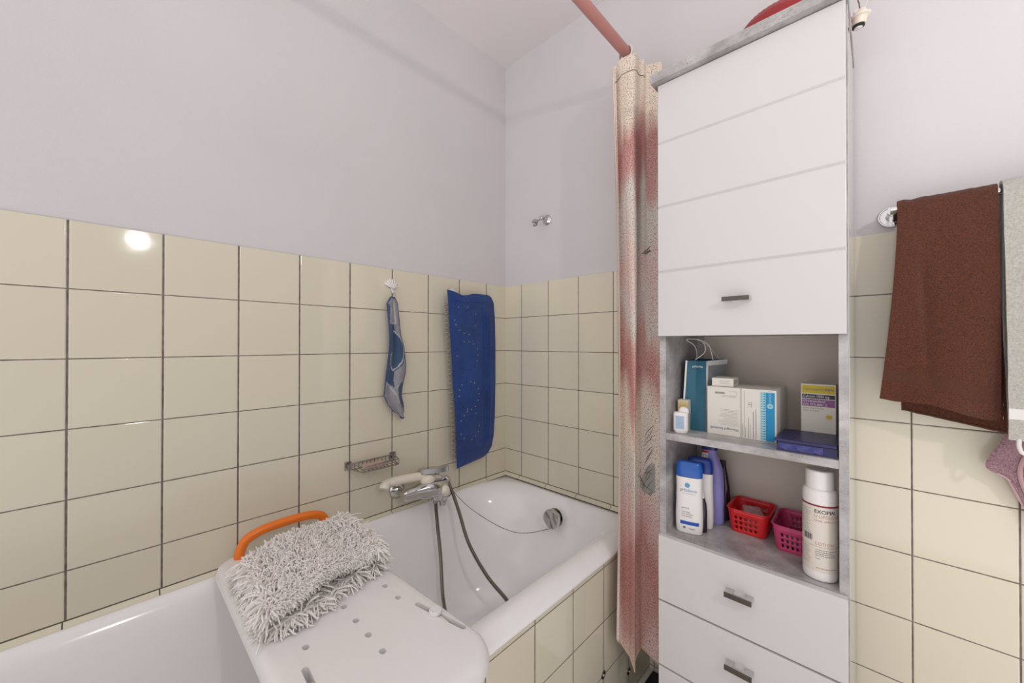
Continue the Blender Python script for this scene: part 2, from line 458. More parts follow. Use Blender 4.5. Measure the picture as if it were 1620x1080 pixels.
def plane_map(o, ex, ey, off=0.0003):
    o, ex, ey = Vector(o), Vector(ex).normalized(), Vector(ey).normalized(); nn = ex.cross(ey)
    return lambda a, b: o+ex*a+ey*b+nn*off

# ================================================================ the room
W, DEP, H = 2.15, -2.6, 2.411
TOP = 1.378
struct('wall_left', G().box((-0.12, DEP-0.12, 0), (0, 0.12, H)), M['plaster'])
struct('wall_back', G().box((0, 0, 0), (W+0.12, 0.12, H)), M['plaster'])
struct('floor', G().box((-0.12, -1.75, -0.1), (1.75, 0.12, 0)), M['floor'])
tag(build('floor_patch', G().box((0.715, -0.42, 0.0005), (1.16, -0.012, 0.004), 0.0015), M['navy_floor']), 'dark navy floor patch on the floor between bathtub and tall cabinet', 'floor patch')  # dark sheet added where the dark floor shows; the rest stays pale for bounce
struct('ceiling', G().box((-0.12, -1.30, H), (1.60, 0.12, H+0.1)), M['ceiling'])
# tiled wainscot, 4 mm proud of the plaster
TP = 0.004
struct('trim_1', G().box((0, DEP, 0), (TP, -TP, TOP), 0.0012, 2), M['tile_left'])
struct('trim_2', G().box((0, -TP, 0), (W, 0, TOP), 0.0012, 2), M['tile_back'])
# sloping cove tiles between wall tiles and tub rim
def cove(name, pts_fn, s0, s1, seams):
    g = G(); g.mi = 0
    cuts = [s0]+[s for s in seams if s0 < s < s1]+[s1]
    for a, b in zip(cuts, cuts[1:]):
        a2, b2 = a+0.0012, b-0.0012
        g.add([pts_fn(a2, 0), pts_fn(b2, 0), pts_fn(b2, 1), pts_fn(a2, 1), pts_fn(a2, 2), pts_fn(b2, 2)], [[0, 1, 2, 3], [3, 2, 5, 4], [0, 3, 4], [1, 5, 2], [0, 4, 5, 1]])
    g.mi = 1
    g.add([pts_fn(s0, 3), pts_fn(s1, 3), pts_fn(s1, 4), pts_fn(s0, 4), pts_fn(s0, 2), pts_fn(s1, 2)], [[0, 1, 2, 3], [3, 2, 5, 4], [0, 3, 4], [1, 5, 2], [0, 4, 5, 1]])
    return struct(name, g, [M['tile_plain'], M['grout']], smooth=0)
P0 = [(TP+0.0004, 0.5155), (TP+0.0155, 0.5025), (TP, 0.5005), (TP, 0.5165), (TP+0.0150, 0.4985)]
seamL = [0.12559+0.152972*k+0.004 for k in range(-1, 12)]
seamB = [0.1064+0.1524*k-0.008 for k in range(0, 6)]
cove('trim_3', lambda s, i: Vector((P0[i][0], -s, P0[i][1])), 0.006, 1.70, seamL)
cove('trim_4', lambda s, i: Vector((s, -P0[i][0], P0[i][1])), 0.006, 0.70, seamB)

# ================================================================ bathtub
tub = thing('bathtub', 'white enamel bathtub built into a cream tiled surround in the corner', 'bathtub', (0.36, -0.85, 0))
L = [(0.006, 0.706, -0.006, -1.715, 0.004, 0.4865), (0.006, 0.7075, -0.006, -1.718, 0.004, 0.4895), (0.007, 0.7065, -0.007, -1.716, 0.005, 0.4935), (0.012, 0.702, -0.012, -1.71, 0.012, 0.4975),
     (0.018, 0.696, -0.03, -1.70, 0.06, 0.5005), (0.022, 0.684, -0.045, -1.69, 0.09, 0.507), (0.026, 0.668, -0.055, -1.67, 0.10, 0.5095), (0.032, 0.650, -0.063, -1.65, 0.11, 0.508),
     (0.038, 0.634, -0.07, -1.63, 0.12, 0.502), (0.045, 0.622, -0.078, -1.61, 0.13, 0.492), (0.052, 0.612, -0.088, -1.60, 0.135, 0.476), (0.060, 0.602, -0.10, -1.59, 0.14, 0.445), (0.075, 0.585, -0.125, -1.56, 0.145, 0.36),
     (0.092, 0.568, -0.155, -1.50, 0.15, 0.26), (0.110, 0.548, -0.19, -1.44, 0.15, 0.175), (0.130, 0.528, -0.23, -1.38, 0.14, 0.135), (0.160, 0.498, -0.28, -1.32, 0.12, 0.115), (0.21, 0.45, -0.35, -1.25, 0.09, 0.108)]
g = G(); g.loft([rrect(a, b, d, c, r, z, 10, r*1.6 if r > 0.05 else None) for a, b, c, d, r, z in L], cap0=False, cap1=True)
build('basin', g, M['enamel'], tub, smooth=60)
pan = build('tub_panel', G().box((0.690, -1.72, 0), (0.700, -0.004, 0.4862)), M['tile_panel'], tub, smooth=0)
tag(pan, 'cream tiled front panel with chrome screws')
g = G(); g.box((0.690, -1.72, 0.0), (0.006, -1.715, 0.470))
build('end_panel', g, M['tile_plain'], tub, smooth=0)
for (yy, zz) in ((-0.313, 0.168), (-0.462, 0.168), (-0.159, 0.084)):
    g = G(); g.lathe([(0.011, 0), (0.011, 0.002), (0.0075, 0.0035), (0.0065, 0.003), (0.004, 0.003), (0.003, 0.0055), (0.0005, 0.006)], (0.700, yy, zz), (1, 0, 0), 20)
    build('screw_cap', g, M['chrome_dull'], pan)

# overflow knob with bead chain
kn = thing('overflow_knob', 'round chrome overflow knob on the far inner end of the bathtub', 'knob', (0.378, -0.135, 0.405))
kc = YY(874, 820, -0.148)
ax = Vector((0.02, -1, 0.10)).normalized()
prof = [(0.034, -0.020), (0.034, -0.016), (0.021, -0.015), (0.021, -0.004), (0.033, -0.003), (0.0345, 0.0), (0.0345, 0.012), (0.0325, 0.0145), (0.030, 0.013), (0.0005, 0.012)]
g = G(); g.lathe(prof, kc, ax, 40); build('knob_disc', g, M['chrome'], kn)
ch = [XX(710, 768, 0.10), XX(731, 792, 0.13), XX(760, 815, 0.18), XX(800, 837, 0.27), XX(832, 843, 0.335)]
kb = kc-Vector((0, 0, 0.036)); ch.append(kb)
cp = spline(ch, 26)
g = G(); acc = 0; last = cp[0]
for p in cp:
    if (p-last).length > 0.0036 or p is cp[0]:
        bm = bmesh.new(); bmesh.ops.create_icosphere(bm, subdivisions=1, radius=0.0019); g.frombm(bm, Matrix.Translation(p)); last = p
g.tube(cp[::3]+[cp[-1]], 0.0007, 5)
g.tube([kb, kb+Vector((0, 0, 0.010))], 0.0022, 8)
tag(build('bead_chain', g, mat('dull steel beads', (0.16, 0.15, 0.14), 0.4, 0.8), kn), 'thin bead chain hanging across the tub')

# ================================================================ bath mixer, hand shower, hose
mx = thing('bath_mixer', 'chrome wall-mounted bath mixer tap with cream knob over the tub', 'tap', (0.0, -0.49, 0.577))
for nm, yy in (('rosette', -0.565), ('rosette', -0.415)):
    g = G(); g.lathe([(0.031, 0.0045), (0.031, 0.007), (0.027, 0.014), (0.018, 0.021), (0.013, 0.024), (0.012, 0.05), (0.015, 0.05), (0.0155, 0.055), (0.0155, 0.075)], (0, yy, 0.579), (1, 0, 0), 32)
    build(nm, g, M['chrome'], mx)
def loopx(cx, cz, rx, rz, y, n=24, sq=0.75):
    P = []
    for i in range(n):
        a = 2*PI*i/n; c, s = math.cos(a), math.sin(a)
        P.append(Vector((cx+rx*math.copysign(abs(c)**sq, c), y, cz+rz*math.copysign(abs(s)**sq, s))))
    return P
g = G(); g.loft([loopx(0.080, 0.583, 0.012, 0.013, -0.585), loopx(0.080, 0.583, 0.019, 0.020, -0.578), loopx(0.082, 0.583, 0.021, 0.022, -0.54), loopx(0.092, 0.586, 0.034, 0.030, -0.505),
                 loopx(0.097, 0.586, 0.038, 0.032, -0.47), loopx(0.092, 0.584, 0.030, 0.028, -0.435), loopx(0.083, 0.583, 0.021, 0.022, -0.405), loopx(0.080, 0.583, 0.018, 0.019, -0.395)])
build('mixer_body', g, M['chrome'], mx)
# raised flange ridge on the body
g = G(); g.tube(spline([(0.098, -0.575, 0.593), (0.108, -0.545, 0.603), (0.112, -0.512, 0.607), (0.116, -0.495, 0.600)], 6), [0.0015]*6+[0.003]*12+[0.0015], 8)
build('ridge', g, M['chrome'], mx)
# cream cartridge dome with the flat lever above it
dc = XX(677, 758, 0.088)
g = G(); g.lathe([(0.025, -0.022), (0.0275, -0.010), (0.027, 0.001), (0.023, 0.010), (0.013, 0.0165), (0.001, 0.018)], dc, (0.25, 0, 1), 32)
build('cartridge_dome', g, M['cream'], mx)
g = G(); a = XX(668, 745, 0.072); b = XX(705, 741, 0.115)
g.loft([[Vector((p.x+dx, p.y+dy*sx, p.z+dz)) for dx, dy, dz in ((0.016*q, 0, -0.010+0.002*q), (0.012*q, 0, 0.008), (-0.012*q, 0, 0.010), (-0.016*q, 0, -0.010))] for p, q, sx in
        ((a+Vector((0, -0.012, 0)), 0.75, 1), (a, 1.1, 1), (a+(b-a)*0.35, 1.15, 1), (a+(b-a)*0.75, 0.8, 1), (b, 0.45, 1), (b+(b-a)*0.12, 0.2, 1))])
build('lever', g, M['chrome'], mx)
g = G(); kb0 = XX(704, 778, 0.112); kb1 = XX(700.5, 768, 0.142)
dr = (kb1-kb0).normalized()
g.lathe([(0.020, -0.018), (0.021, -0.006), (0.0175, 0.0), (0.014, 0.005)], kb0, dr, 28); build('diverter_collar', g, M['chrome'], mx)
g = G(); g.lathe([(0.013, 0.002), (0.0190, 0.007), (0.0195, 0.013), (0.0182, 0.0148), (0.0200, 0.0165), (0.0195, 0.026), (0.0145, 0.0345), (0.0065, 0.0385), (0.0005, 0.039)], kb0, dr, 28); build('diverter_knob', g, M['cream'], mx)
g = G(); s0 = XX(694, 775, 0.10)
g.loft([rrect(-0.017, 0.017, -0.020, 0.020, 0.008, 0), rrect(-0.016, 0.016, -0.018, 0.018, 0.008, -0.024), rrect(-0.013, 0.013, -0.014, 0.014, 0.008, -0.040)])
for v in g.v: v += Vector((0.112, -0.462, 0.585))
g.lathe([(0.013, 0.014), (0.0125, 0.0)], (0.112, -0.440, 0.520), (0, 0, 1), 24)
g.box((0.096, -0.455, 0.530), (0.122, -0.425, 0.562), 0.006, 3)
build('spout', g, M['chrome'], mx)
h0 = XX(689, 795, 0.100)
g = G(); g.lathe([(0.0085, 0), (0.0085, 0.016), (0.010, 0.016), (0.010, 0.030)], h0, (0, 0, 1), 12); build('hose_outlet', g, M['chrome_dull'], mx)
# cradle holding the hand shower
g = G(); cr = XX(697, 755, 0.085)
g.tube(spline([cr+Vector((-0.02, 0.0, -0.035)), cr+Vector((-0.018, 0, -0.010)), cr+Vector((-0.014, 0.0, 0.002))], 5), 0.007, 12)
g.tube(spline([cr+Vector((0.014, 0, 0.012)), cr+Vector((0.016, 0, -0.004)), cr+Vector((0, 0, -0.014)), cr+Vector((-0.016, 0, -0.004)), cr+Vector((-0.014, 0, 0.012))], 5), 0.004, 10)
build('cradle', g, M['chrome'], mx)

hs = thing('hand_shower', 'cream hand shower lying in the cradle of the chrome bath mixer', 'hand shower', (0.06, -0.60, 0.61))
pts = [XX(700, 757, 0.085), XX(672, 753, 0.075), XX(650, 756, 0.066), XX(628, 760, 0.058), XX(616, 763, 0.054)]
g = G(); sp = spline(pts, 8); k = len(sp)
g.tube(sp, [0.009+0.0065*min(1, i/(k*0.35)) for i in range(k)], 18)
build('grip', g, M['cream'], hs)
g = G(); e = pts[-1]; g.tube(spline([e+Vector((0, 0.008, 0.001)), e+Vector((0.001, -0.008, -0.001)), e+Vector((0.004, -0.018, -0.006)), e+Vector((0.008, -0.024, -0.016))], 6), [0.0145]*6+[0.0160]*6+[0.0170]*5+[0.0165, 0.011], 20)
build('shower_head', g, M['cream'], hs)
g = G(); e2 = XX(709, 762, 0.098)
hg = spline([pts[0]+Vector((0, -0.01, 0)), pts[0]+Vector((0.003, 0.014, 0.0)), e2], 6)
g.tube(hg, [0.0085]*6+[0.0105]*6+[0.012], 18); build('hose_nut', g, M['chrome'], hs)

# the hose: from the nut down into the tub, along the bottom and back up to the outlet
hp = [e2, XX(718, 785, 0.125), XX(727, 812, 0.160), XX(742, 860, 0.225), XX(770, 910, 0.305), XX(801, 948, 0.375), XX(818, 975, 0.410), ZZ(815, 1030, 0.150), ZZ(775, 1050, 0.126), ZZ(735, 1035, 0.124), ZZ(712, 995, 0.130), XX(701, 946, 0.155), XX(697, 880, 0.135), XX(692, 830, 0.118), h0+Vector((0, 0, 0.004))]
sp = spline([Vector(p) for p in hp], 70)
def resample(P, step):
    out = [P[0].copy()]; acc = 0
    for a, b in zip(P, P[1:]):
        d = (b-a).length; t = step-acc
        while t < d: out.append(a+(b-a)*(t/d)); t += step
        acc = d-(t-step)
    return out
sp = resample(sp, 0.0017)
g = G(); g.tube(sp, [0.0072 if i % 2 else 0.0054 for i in range(len(sp))], 10)
tag(build('shower_hose', g, M['hose'], smooth=20), 'coiled metal shower hose looping from the mixer down into the tub', 'hose')

# ================================================================ wire soap rack
sr = thing('soap_rack', 'chrome wire soap rack fixed to the tiles left of the mixer', 'soap rack', (0.0, -0.66, 0.69))
g = G(); R3 = 0.0022
y0, y1, zt, zb, dx = -0.738, -0.590, 0.716, 0.696, 0.078
for yy in (y0-0.006, y1+0.006):
    bx = G(); bx.box((TP, yy-0.011, 0.694), (TP+0.004, yy+0.011, 0.722), 0.001); bx.box((TP, yy-0.006, 0.702), (0.020, yy+0.006, 0.714), 0.001)
    build('wall_bracket', bx, M['chrome_dull'], sr)
top = [(0.018, y0-0.004, zt), (dx, y0+0.012, zt), (dx+0.004, y0+0.020, zt), (dx+0.004, y1-0.02, zt), (dx, y1-0.012, zt), (0.018, y1+0.004, zt)]
g.tube(top, R3, 8); g.tube([(p[0]-0.002, p[1], zb+0.002) for p in top], R3, 8); g.tube([(0.018, y0, zt), (0.018, y1, zt)], R3, 8); g.tube([(0.018, y0, zb), (0.018, y1, zb)], R3, 8)
build('wire_frame', g, M['chrome_dull'], sr)
g = G()
for i in range(10):
    yy = y0+0.012+(y1-y0-0.024)*i/9
    g.tube(spline([(dx+0.004, yy, zt), (dx+0.001, yy, zb+0.002), (0.05, yy, zb), (0.018, yy, zb+0.004), (0.018, yy, zt)], 4), 0.0015, 6)
build('wire_bars', g, M['chrome_dull'], sr)
tag(build('soap_bar', G().box((0.026, y0+0.03, zb+0.002), (0.066, y0+0.10, zb+0.014), 0.005, 3), mat('rose soap', (0.55, 0.36, 0.30), 0.5)), 'thin pale rose bar of soap in the wire rack', 'soap')

# ================================================================ shell hooks, wash cloth, blue bath mat
def shell(label, c, s=1.0):
    t = thing('shell_hook', label, 'hook', c, None)
    g = G(); n = 28; C0 = Vector(c)
    vs = [C0+Vector((0.006, 0, -0.016*s))]; 
    for ring in range(1, 5):
        rr = ring/4
        for i in range(n+1):
            a = math.radians(20+140*i/n); rad = 0.036*s*rr*(1+0.05*math.cos(i/n*2*PI*7))
            vs.append(C0+Vector((TP+0.004+0.006*(1-rr*rr)+0.0016*math.cos(i/n*2*PI*7)*rr, math.cos(a)*rad*0.78, -0.016*s+math.sin(a)*rad)))
    fs = [[0, 1+i, 2+i] for i in range(n)]
    for r in range(3):
        for i in range(n): a = 1+r*(n+1)+i; fs.append([a, a+n+1, a+n+2, a+1])
    k = len(vs); vs += [Vector((TP, v.y, v.z)) for v in vs]; fs += [[k+j for j in reversed(f)] for f in fs]
    rim = [0]+[1+3*(n+1)+i for i in range(n+1)]
    for a, b in zip(rim, rim[1:]+rim[:1]): fs.append([b, a, a+k, b+k])
    g.add(vs, fs); build('shell_plate', g, M['white_pl'], t)
    g = G(); g.tube(spline([C0+Vector((0.008, 0, -0.012*s)), C0+Vector((0.014, 0, -0.022*s)), C0+Vector((0.020, 0, -0.030*s)), C0+Vector((0.026, 0, -0.024*s))], 5), 0.003, 10); build('prong', g, M['white_pl'], t)
    return t
shell('white scallop shell hook holding the blue wash cloth', (0, -0.590, 1.322))
shell('white scallop shell hook mostly hidden behind the blue bath mat', (0, -0.318, 1.318), 0.85)

def xs(u, v, x): p = XX(u, v, x); return p
wc = thing('wash_cloth', 'small blue and grey wash cloth hanging from the shell hook', 'cloth', (0.03, -0.59, 0.84))
cl = [(470, 618, 624), (480, 611, 629), (500, 612.5, 631), (530, 614, 634), (550, 614, 639), (575, 612, 641.5), (590, 610, 641), (610, 608, 637), (626, 606, 636), (640, 612, 640), (650, 620, 641), (661, 633, 639)]
Lt = [(v, a) for v, a, b in cl]; Rt = [(v, b) for v, a, b in cl]
def clothf(u, v):
    py = 470+v*191; a, b = interp(py, Lt), interp(py, Rt)
    p = XX(a+(b-a)*u, py, 0.030)
    x = 0.030+0.006*math.sin(u*9.5+v*2.2)*min(1, v*4)+0.004*math.sin(u*4+v*7)
    return Vector((x, p.y, p.z))
g = G(); g.sheet(clothf, 36, 90, th=0.004); nmain = 0
# jacquard pattern: which colour each face has, by position on the cloth
def cloth_zone(y, z):
    # back to cloth pixel coords
    return None
me_mats = [M['clothblue'], M['clothgrey'], M['clothlight'], M['clothhem']]
def px_of(p):
    d = p-CAM; zc = d.dot(fw); return 810+F_PX*d.dot(r2)/zc, 540-F_PX*d.dot(u2)/zc
bluezone = [[(613, 512), (623, 512), (624, 520), (639, 545), (641, 560), (636, 575), (624, 587), (622, 603), (622, 612), (614, 606), (607, 600), (610, 560)], [(626, 608), (633, 601), (640, 612), (641, 640), (637, 648), (630, 634)], [(612, 480), (615, 482), (614, 520), (613, 520)]]
lightlines = [[(623.5, 523), (630, 532), (637, 544), (638.5, 556), (635, 570), (628, 580), (622.5, 586), (618.5, 578), (617.5, 562), (620, 558)], [(608, 605), (616, 610), (622, 620), (630, 637)], [(618, 488), (619, 512), (625, 511), (624, 497), (622, 478)], [(633, 600), (626, 611)]]
def inpoly(x, y, P):
    c = False; j = len(P)-1
    for i in range(len(P)):
        if (P[i][1] > y) != (P[j][1] > y) and x < (P[j][0]-P[i][0])*(y-P[i][1])/(P[j][1]-P[i][1])+P[i][0]: c = not c
        j = i
    return c
def dseg(x, y, P):
    best = 99
    for (a, b), (c, d) in zip(P, P[1:]):
        t = max(0, min(1, ((x-a)*(c-a)+(y-b)*(d-b))/((c-a)**2+(d-b)**2)))
        best = min(best, math.hypot(x-a-t*(c-a), y-b-t*(d-b)))
    return best
for i, f in enumerate(g.f):
    c = sum((g.v[k] for k in f), Vector())/len(f); x, y = px_of(Vector((0.030, c.y, c.z)))
    a, b = interp(y, Lt), interp(y, Rt)
    if min(x-a, b-x) < 0.9 or y > 659 or y < 472: g.m[i] = 3
    elif min(dseg(x, y, q) for q in lightlines) < 0.95: g.m[i] = 2
    elif any(inpoly(x, y, q) for q in bluezone): g.m[i] = 0
    else: g.m[i] = 1
build('cloth', g, me_mats, wc)
g = G(); g.tube(spline([(0.030, -0.594, 1.283), (0.022, -0.590, 1.296), (0.024, -0.585, 1.290), (0.030, -0.584, 1.278)], 5), 0.0014, 6); build('hanging_loop', g, M['clothlight'], wc)

# blue rubber bath mat
bmt = thing('bath_mat', 'blue rubber non-slip bath mat hanging on the tiled wall near the corner', 'bath mat', (0.05, -0.24, 0.62))
def xoff(u, v): return 0.052-0.030*u+0.010*math.sin(u*PI)*(0.4+v)+0.004*math.sin(v*9+u*3)
EL = [(459, 707), (480, 709), (520, 711), (560, 714), (600, 716), (640, 719), (680, 721), (720, 722), (741, 722.5)]
ER = [(467, 771), (470, 776), (478, 780), (500, 782), (540, 783), (600, 783), (660, 782), (690, 780), (705, 777), (716, 771), (722, 764)]
def matf(u, v):
    ve = 459+v*282; vr = 467+v*255
    vt = ve+(vr-ve)*u
    a = interp(ve, EL); b = interp(vr, ER)
    yv = vt
    if v < 0.10: yv += (0.10-v)/0.10*(5*math.exp(-((u-0.40)/0.18)**2)-1*math.exp(-((u-0.0)/0.16)**2))
    return XX(a+(b-a)*u, yv, xoff(u, v))
NU, NV = 60, 150
def matn(u, v):
    e = 0.004; p = matf(u, v); a = matf(min(1, u+e), v)-matf(max(0, u-e), v); b = matf(u, min(1, v+e))-matf(u, max(0, v-e))
    n_ = a.cross(b).normalized()
    if n_.x < 0: n_ = -n_
    return p+n_*0.0029, n_
g = G(); g.sheet(matf, NU, NV, th=0.0028); mo = build('rubber_sheet', g, M['bluerub'], bmt, smooth=50)
# border ridge lines pressed into the sheet
g = G()
for (ua, va, ub, vb) in ((0.10, 0.05, 0.86, 0.05), (0.80, 0.10, 0.80, 0.90), (0.86, 0.12, 0.86, 0.88), (0.10, 0.93, 0.80, 0.93), (0.74, 0.08, 0.74, 0.90)):
    pp = [matn(ua+(ub-ua)*i/24, va+(vb-va)*i/24)[0] for i in range(25)]
    g.tube(pp, 0.0016, 6)
build('moulded_border', g, M['bluerub'], bmt)
# drain perforations drawn as short pale and dark discs on the sheet
pip = (mat('pale pip', (0.50, 0.50, 0.38), 0.5), mat('dark pip', (0.01, 0.02, 0.05), 0.6)); q = random.Random(4); holes = []
for cy in (0.16, 0.37, 0.60, 0.78):
    for k in range(14):
        a = 2*PI*k/14; holes.append((0.36+0.24*math.cos(a)+q.uniform(-.01, .01), cy+0.085*math.sin(a)+q.uniform(-.006, .006)))
for (u, v) in holes:
    p, n_ = matn(u, v)
    g = G(); g.lathe([(0.0024, 0.0001), (0.0021, 0.0007), (0.0001, 0.0007)], p, n_, 8); build('drain_hole', g, pip[q.random() < 0.4], bmt)
g = G()
for i in range(34):
    v = 0.08+0.86*i/33; p = matf(0.03, v)
    for k, uu in enumerate((0.02, 0.07)):
        p = matf(uu, v)-Vector((0.003, 0, 0))
        g.lathe([(0.0022, 0), (0.0028, 0.005), (0.0064, 0.011)], p+Vector((0, -0.006*(1-k), 0)), (-1, -0.3, 0), 8)
build('suction_cups', g, M['suction'], bmt)['kind'] = 'stuff'

# ================================================================ shower holder on the back wall
sh = thing('shower_holder', 'small chrome swivel shower holder on the white back wall', 'shower holder', (0.252, 0, 1.62))
c0 = YY(866, 348, 0.0)
g = G(); g.lathe([(0.021, 0), (0.0215, 0.004), (0.018, 0.008), (0.011, 0.011), (0.0095, 0.016), (0.0090, 0.030), (0.0105, 0.034), (0.008, 0.040)], c0, (0, -1, 0), 28); build('rosette', g, M['chrome'], sh)
g = G(); c1 = c0+Vector((0, -0.038, 0)); bm = bmesh.new(); bmesh.ops.create_uvsphere(bm, u_segments=16, v_segments=10, radius=0.0095); g.frombm(bm, Matrix.Translation(c1))
c2 = YY(846, 352, -0.062); g.tube([c1, c2], 0.0045, 12); build('swivel_arm', g, M['chrome'], sh)
g = G(); ax = (Vector((0.2, -0.5, -0.8))).normalized(); x1 = ax.cross(Vector((0, 0, 1))).normalized(); y1v = ax.cross(x1)
arc = []
for r_, s_ in ((0.0125, 1), (0.0095, -1)):
    for i in range(13):
        a = math.radians(40+280*i/12)*1.0 if s_ > 0 else math.radians(40+280*(12-i)/12)
        arc.append((x1*math.cos(a)+y1v*math.sin(a))*r_)
lo = [c2-ax*0.009+p for p in arc]; hi = [c2+ax*0.009+p for p in arc]
g.loft([lo, hi]); build('clip', g, M['chrome'], sh)

# ================================================================ curtain rod, rings, curtain
rod = thing('curtain_rod', 'terracotta coloured shower curtain rod under the ceiling', 'curtain rod', (0.70, -0.9, 2.02))
g = G(); g.tube([(0.70, -2.58, 2.026), (0.70, -0.001, 2.026)], 0.0155, 24); build('rod_tube', g, M['rod'], rod)
g = G(); g.lathe([(0.030, 0.001), (0.030, 0.008), (0.020, 0.016)], (0.70, 0, 2.026), (0, -1, 0), 24); build('end_flange', g, M['rod'], rod); g = G(); g.lathe([(0.030, 0.001), (0.030, 0.008), (0.020, 0.016)], (0.70, DEP, 2.026), (0, 1, 0), 24); build('end_flange', g, M['rod'], rod)

ct = thing('shower_curtain', 'cream and red speckled shower curtain gathered between bathtub and tall cabinet', 'curtain', (0.76, -0.18, 0.17))
topP = [(0.0, Vector((0.690, -0.245, 1.935))), (0.20, Vector((0.688, -0.222, 1.955))), (0.38, Vector((0.702, -0.203, 1.990))), (0.62, Vector((0.748, -0.140, 2.00))), (1.0, Vector((0.80, -0.075, 1.955)))]
botP = [(0.0, Vector((0.727, -0.300, 0.29))), (0.30, Vector((0.752, -0.262, 0.225))), (0.42, Vector((0.762, -0.27, 0.205))), (0.50, Vector((0.772, -0.255, 0.205))), (0.58, Vector((0.782, -0.225, 0.225))), (1.0, Vector((0.838, -0.14, 0.155)))]
def curt(s, t):
    a = Vector(interp_v(s, topP)); b = Vector(interp_v(s, botP))
    p = a.lerp(b, t)
    nn = Vector((0.82, -0.57, 0))
    amp = (0.016+0.006*min(1, t*1.5))
    ph = 0.9*math.sin(t*2.3)+0.5*t
    w = math.sin(2*PI*(2.7*s)+ph)*amp + 0.006*math.sin(2*PI*6.3*s+1.3+t*3.0)*(1-0.5*t)
    # one long diagonal crease
    dcr = s-(0.60-0.30*t); w += 0.007*math.exp(-(dcr/0.05)**2)
    p = p+nn*w
    # the left edge bows out a little half way
    p.x += 0.012*math.sin(PI*t)*(1-s)
    z = p.z
    if 0.0 < z < 0.56: p.x = max(p.x, 0.7165)
    if p.x > 0.838: p.x = 0.838
    return p
def interp_v(x, tab):
    for (a, b), (c, d) in zip(tab, tab[1:]):
        if x <= c:
            k = (x-a)/(c-a); k = k*k*(3-2*k)*0.5+k*0.5; return b.lerp(d, k)
    return tab[-1][1]
NS, NT = 150, 220
g = G(); g.sheet(curt, NS, NT)
co = build('curtain_cloth', g, M['curtain'], ct, smooth=70)
uvl = co.data.uv_layers.new(name='cloth')
for poly in co.data.polygons:
    for li in poly.loop_indices:
        vi = co.data.loops[li].vertex_index; i, j = divmod(vi, NT+1)
        uvl.data[li].uv = (i/NS*0.62, j/NT*1.8)
g = G(); g.tube([curt(i/120, 1.0) for i in range(121)], 0.0017, 6); g.tube([curt(0, j/120) for j in range(121)], 0.0013, 6)
tag(build('hem', g, M['curtain_hem'], ct), 'pale tan stitched hem along the curtain edge')
# seam below the header
nn_ = Vector((0.82, -0.57, 0))
def cpr(u, v):
    """point on the curtain nearest to a viewing ray"""
    best = None; o = None
    d = ray(u, v).normalized()
    for i in range(0, 76):
        for j in range(0, 111):
            p = CG[i][j]; q = p-CAM; t = q.dot(d); e = (q-d*t).length
            if e < 0.006 and (best is None or t < best): best = t; o = p
    return o+nn_*0.0 if o else None
CG = [[curt(i/75, j/110) for j in range(111)] for i in range(76)]
def on_curtain(s, t, off=0.0012):
    p = curt(s, t); a = curt(min(1, s+.004), t)-p; b = curt(s, min(1, t+.004))-p; n_ = a.cross(b).normalized()
    if n_.dot(CAM-p) < 0: n_ = -n_
    return p+n_*off
def st_of(u, v):
    best = (1e9, 0, 0)
    for i in range(76):
        for j in range(111):
            x, y = PXC[i][j]; e = (x-u)**2+(y-v)**2+ (CG[i][j]-CAM).length*2.0
            if e < best[0]: best = (e, i/75, j/110)
    return best[1], best[2]
PXC = [[px_of(p) for p in row] for row in CG]
g = G(); g.tube([on_curtain(0.10+0.55*i/40, 0.030, 0.0006) for i in range(41)], 0.0008, 5)
build('header_seam', g, M['grout'], ct)
def strokes(lines, wdt, name, m_, lbl):
    g = G()
    for ln in lines:
        st = [st_of(*p) for p in ln]; P = []
        for (a, b), (c, d) in zip(st, st[1:]):
            for k in range(5): P.append(on_curtain(a+(c-a)*k/5, b+(d-b)*k/5, 0.0010))
        P.append(on_curtain(*st[-1], 0.0010)); k = len(P)
        g.tube(P, [wdt*(0.25+0.75*math.sin(PI*(i+0.6)/(k+0.2))) for i in range(k)], 5)
    tag(build(name, g, m_, ct), lbl)
fe = []
for k in range(13):
    y = 672+k*7.5; fe.append([(1034-k*0.2, y), (1028-k*0.3, y+9), (1021-k*0.25, y+16+k*0.5)])
for k in range(5):
    fe.append([(1014+k*0.5, 742+k*6), (1012+k*1.2, 754+k*5), (1017+k*2.5, 770+k*2.6), (1026+k, 776+k*1.2), (1034, 779)])
fe.append([(1017, 752), (1026, 748), (1034, 752)])
strokes(fe[::2]+fe[1::4], 0.0008, 'feather_print', M['curtain_print'], 'charcoal feather drawing printed on the curtain')
strokes([[(1016, 402), (1022, 397), (1030, 391)], [(1018, 401), (1026, 400), (1031, 394)], [(1017, 403), (1023, 400), (1029, 398)]], 0.0013, 'bird_print', M['curtain_print'], 'small dark bird mark printed on the curtain')
def patch(poly, name, m_, lbl):
    st = [st_of(*p) for p in poly]; cs = sum(p[0] for p in st)/len(st); ct_ = sum(p[1] for p in st)/len(st); g = G(); V = [on_curtain(cs, ct_, 0.0007)]; F = []
    for k in (0.5, 1.0):
        for a, b in st: V.append(on_curtain(cs+(a-cs)*k, ct_+(b-ct_)*k, 0.0007))
    n = len(st)
    for i in range(n): F += [[0, 1+i, 1+(i+1) % n], [1+i, 1+n+i, 1+n+(i+1) % n, 1+(i+1) % n]]
    g.add(V, F); tag(build(name, g, m_, ct), lbl)
patch([(1036, 735), (1028, 738), (1020, 746), (1014, 755), (1012, 766), (1017, 775), (1026, 780), (1036, 781)], 'grey_print', M['curtain_print2'], 'soft grey rounded motif printed on the curtain')
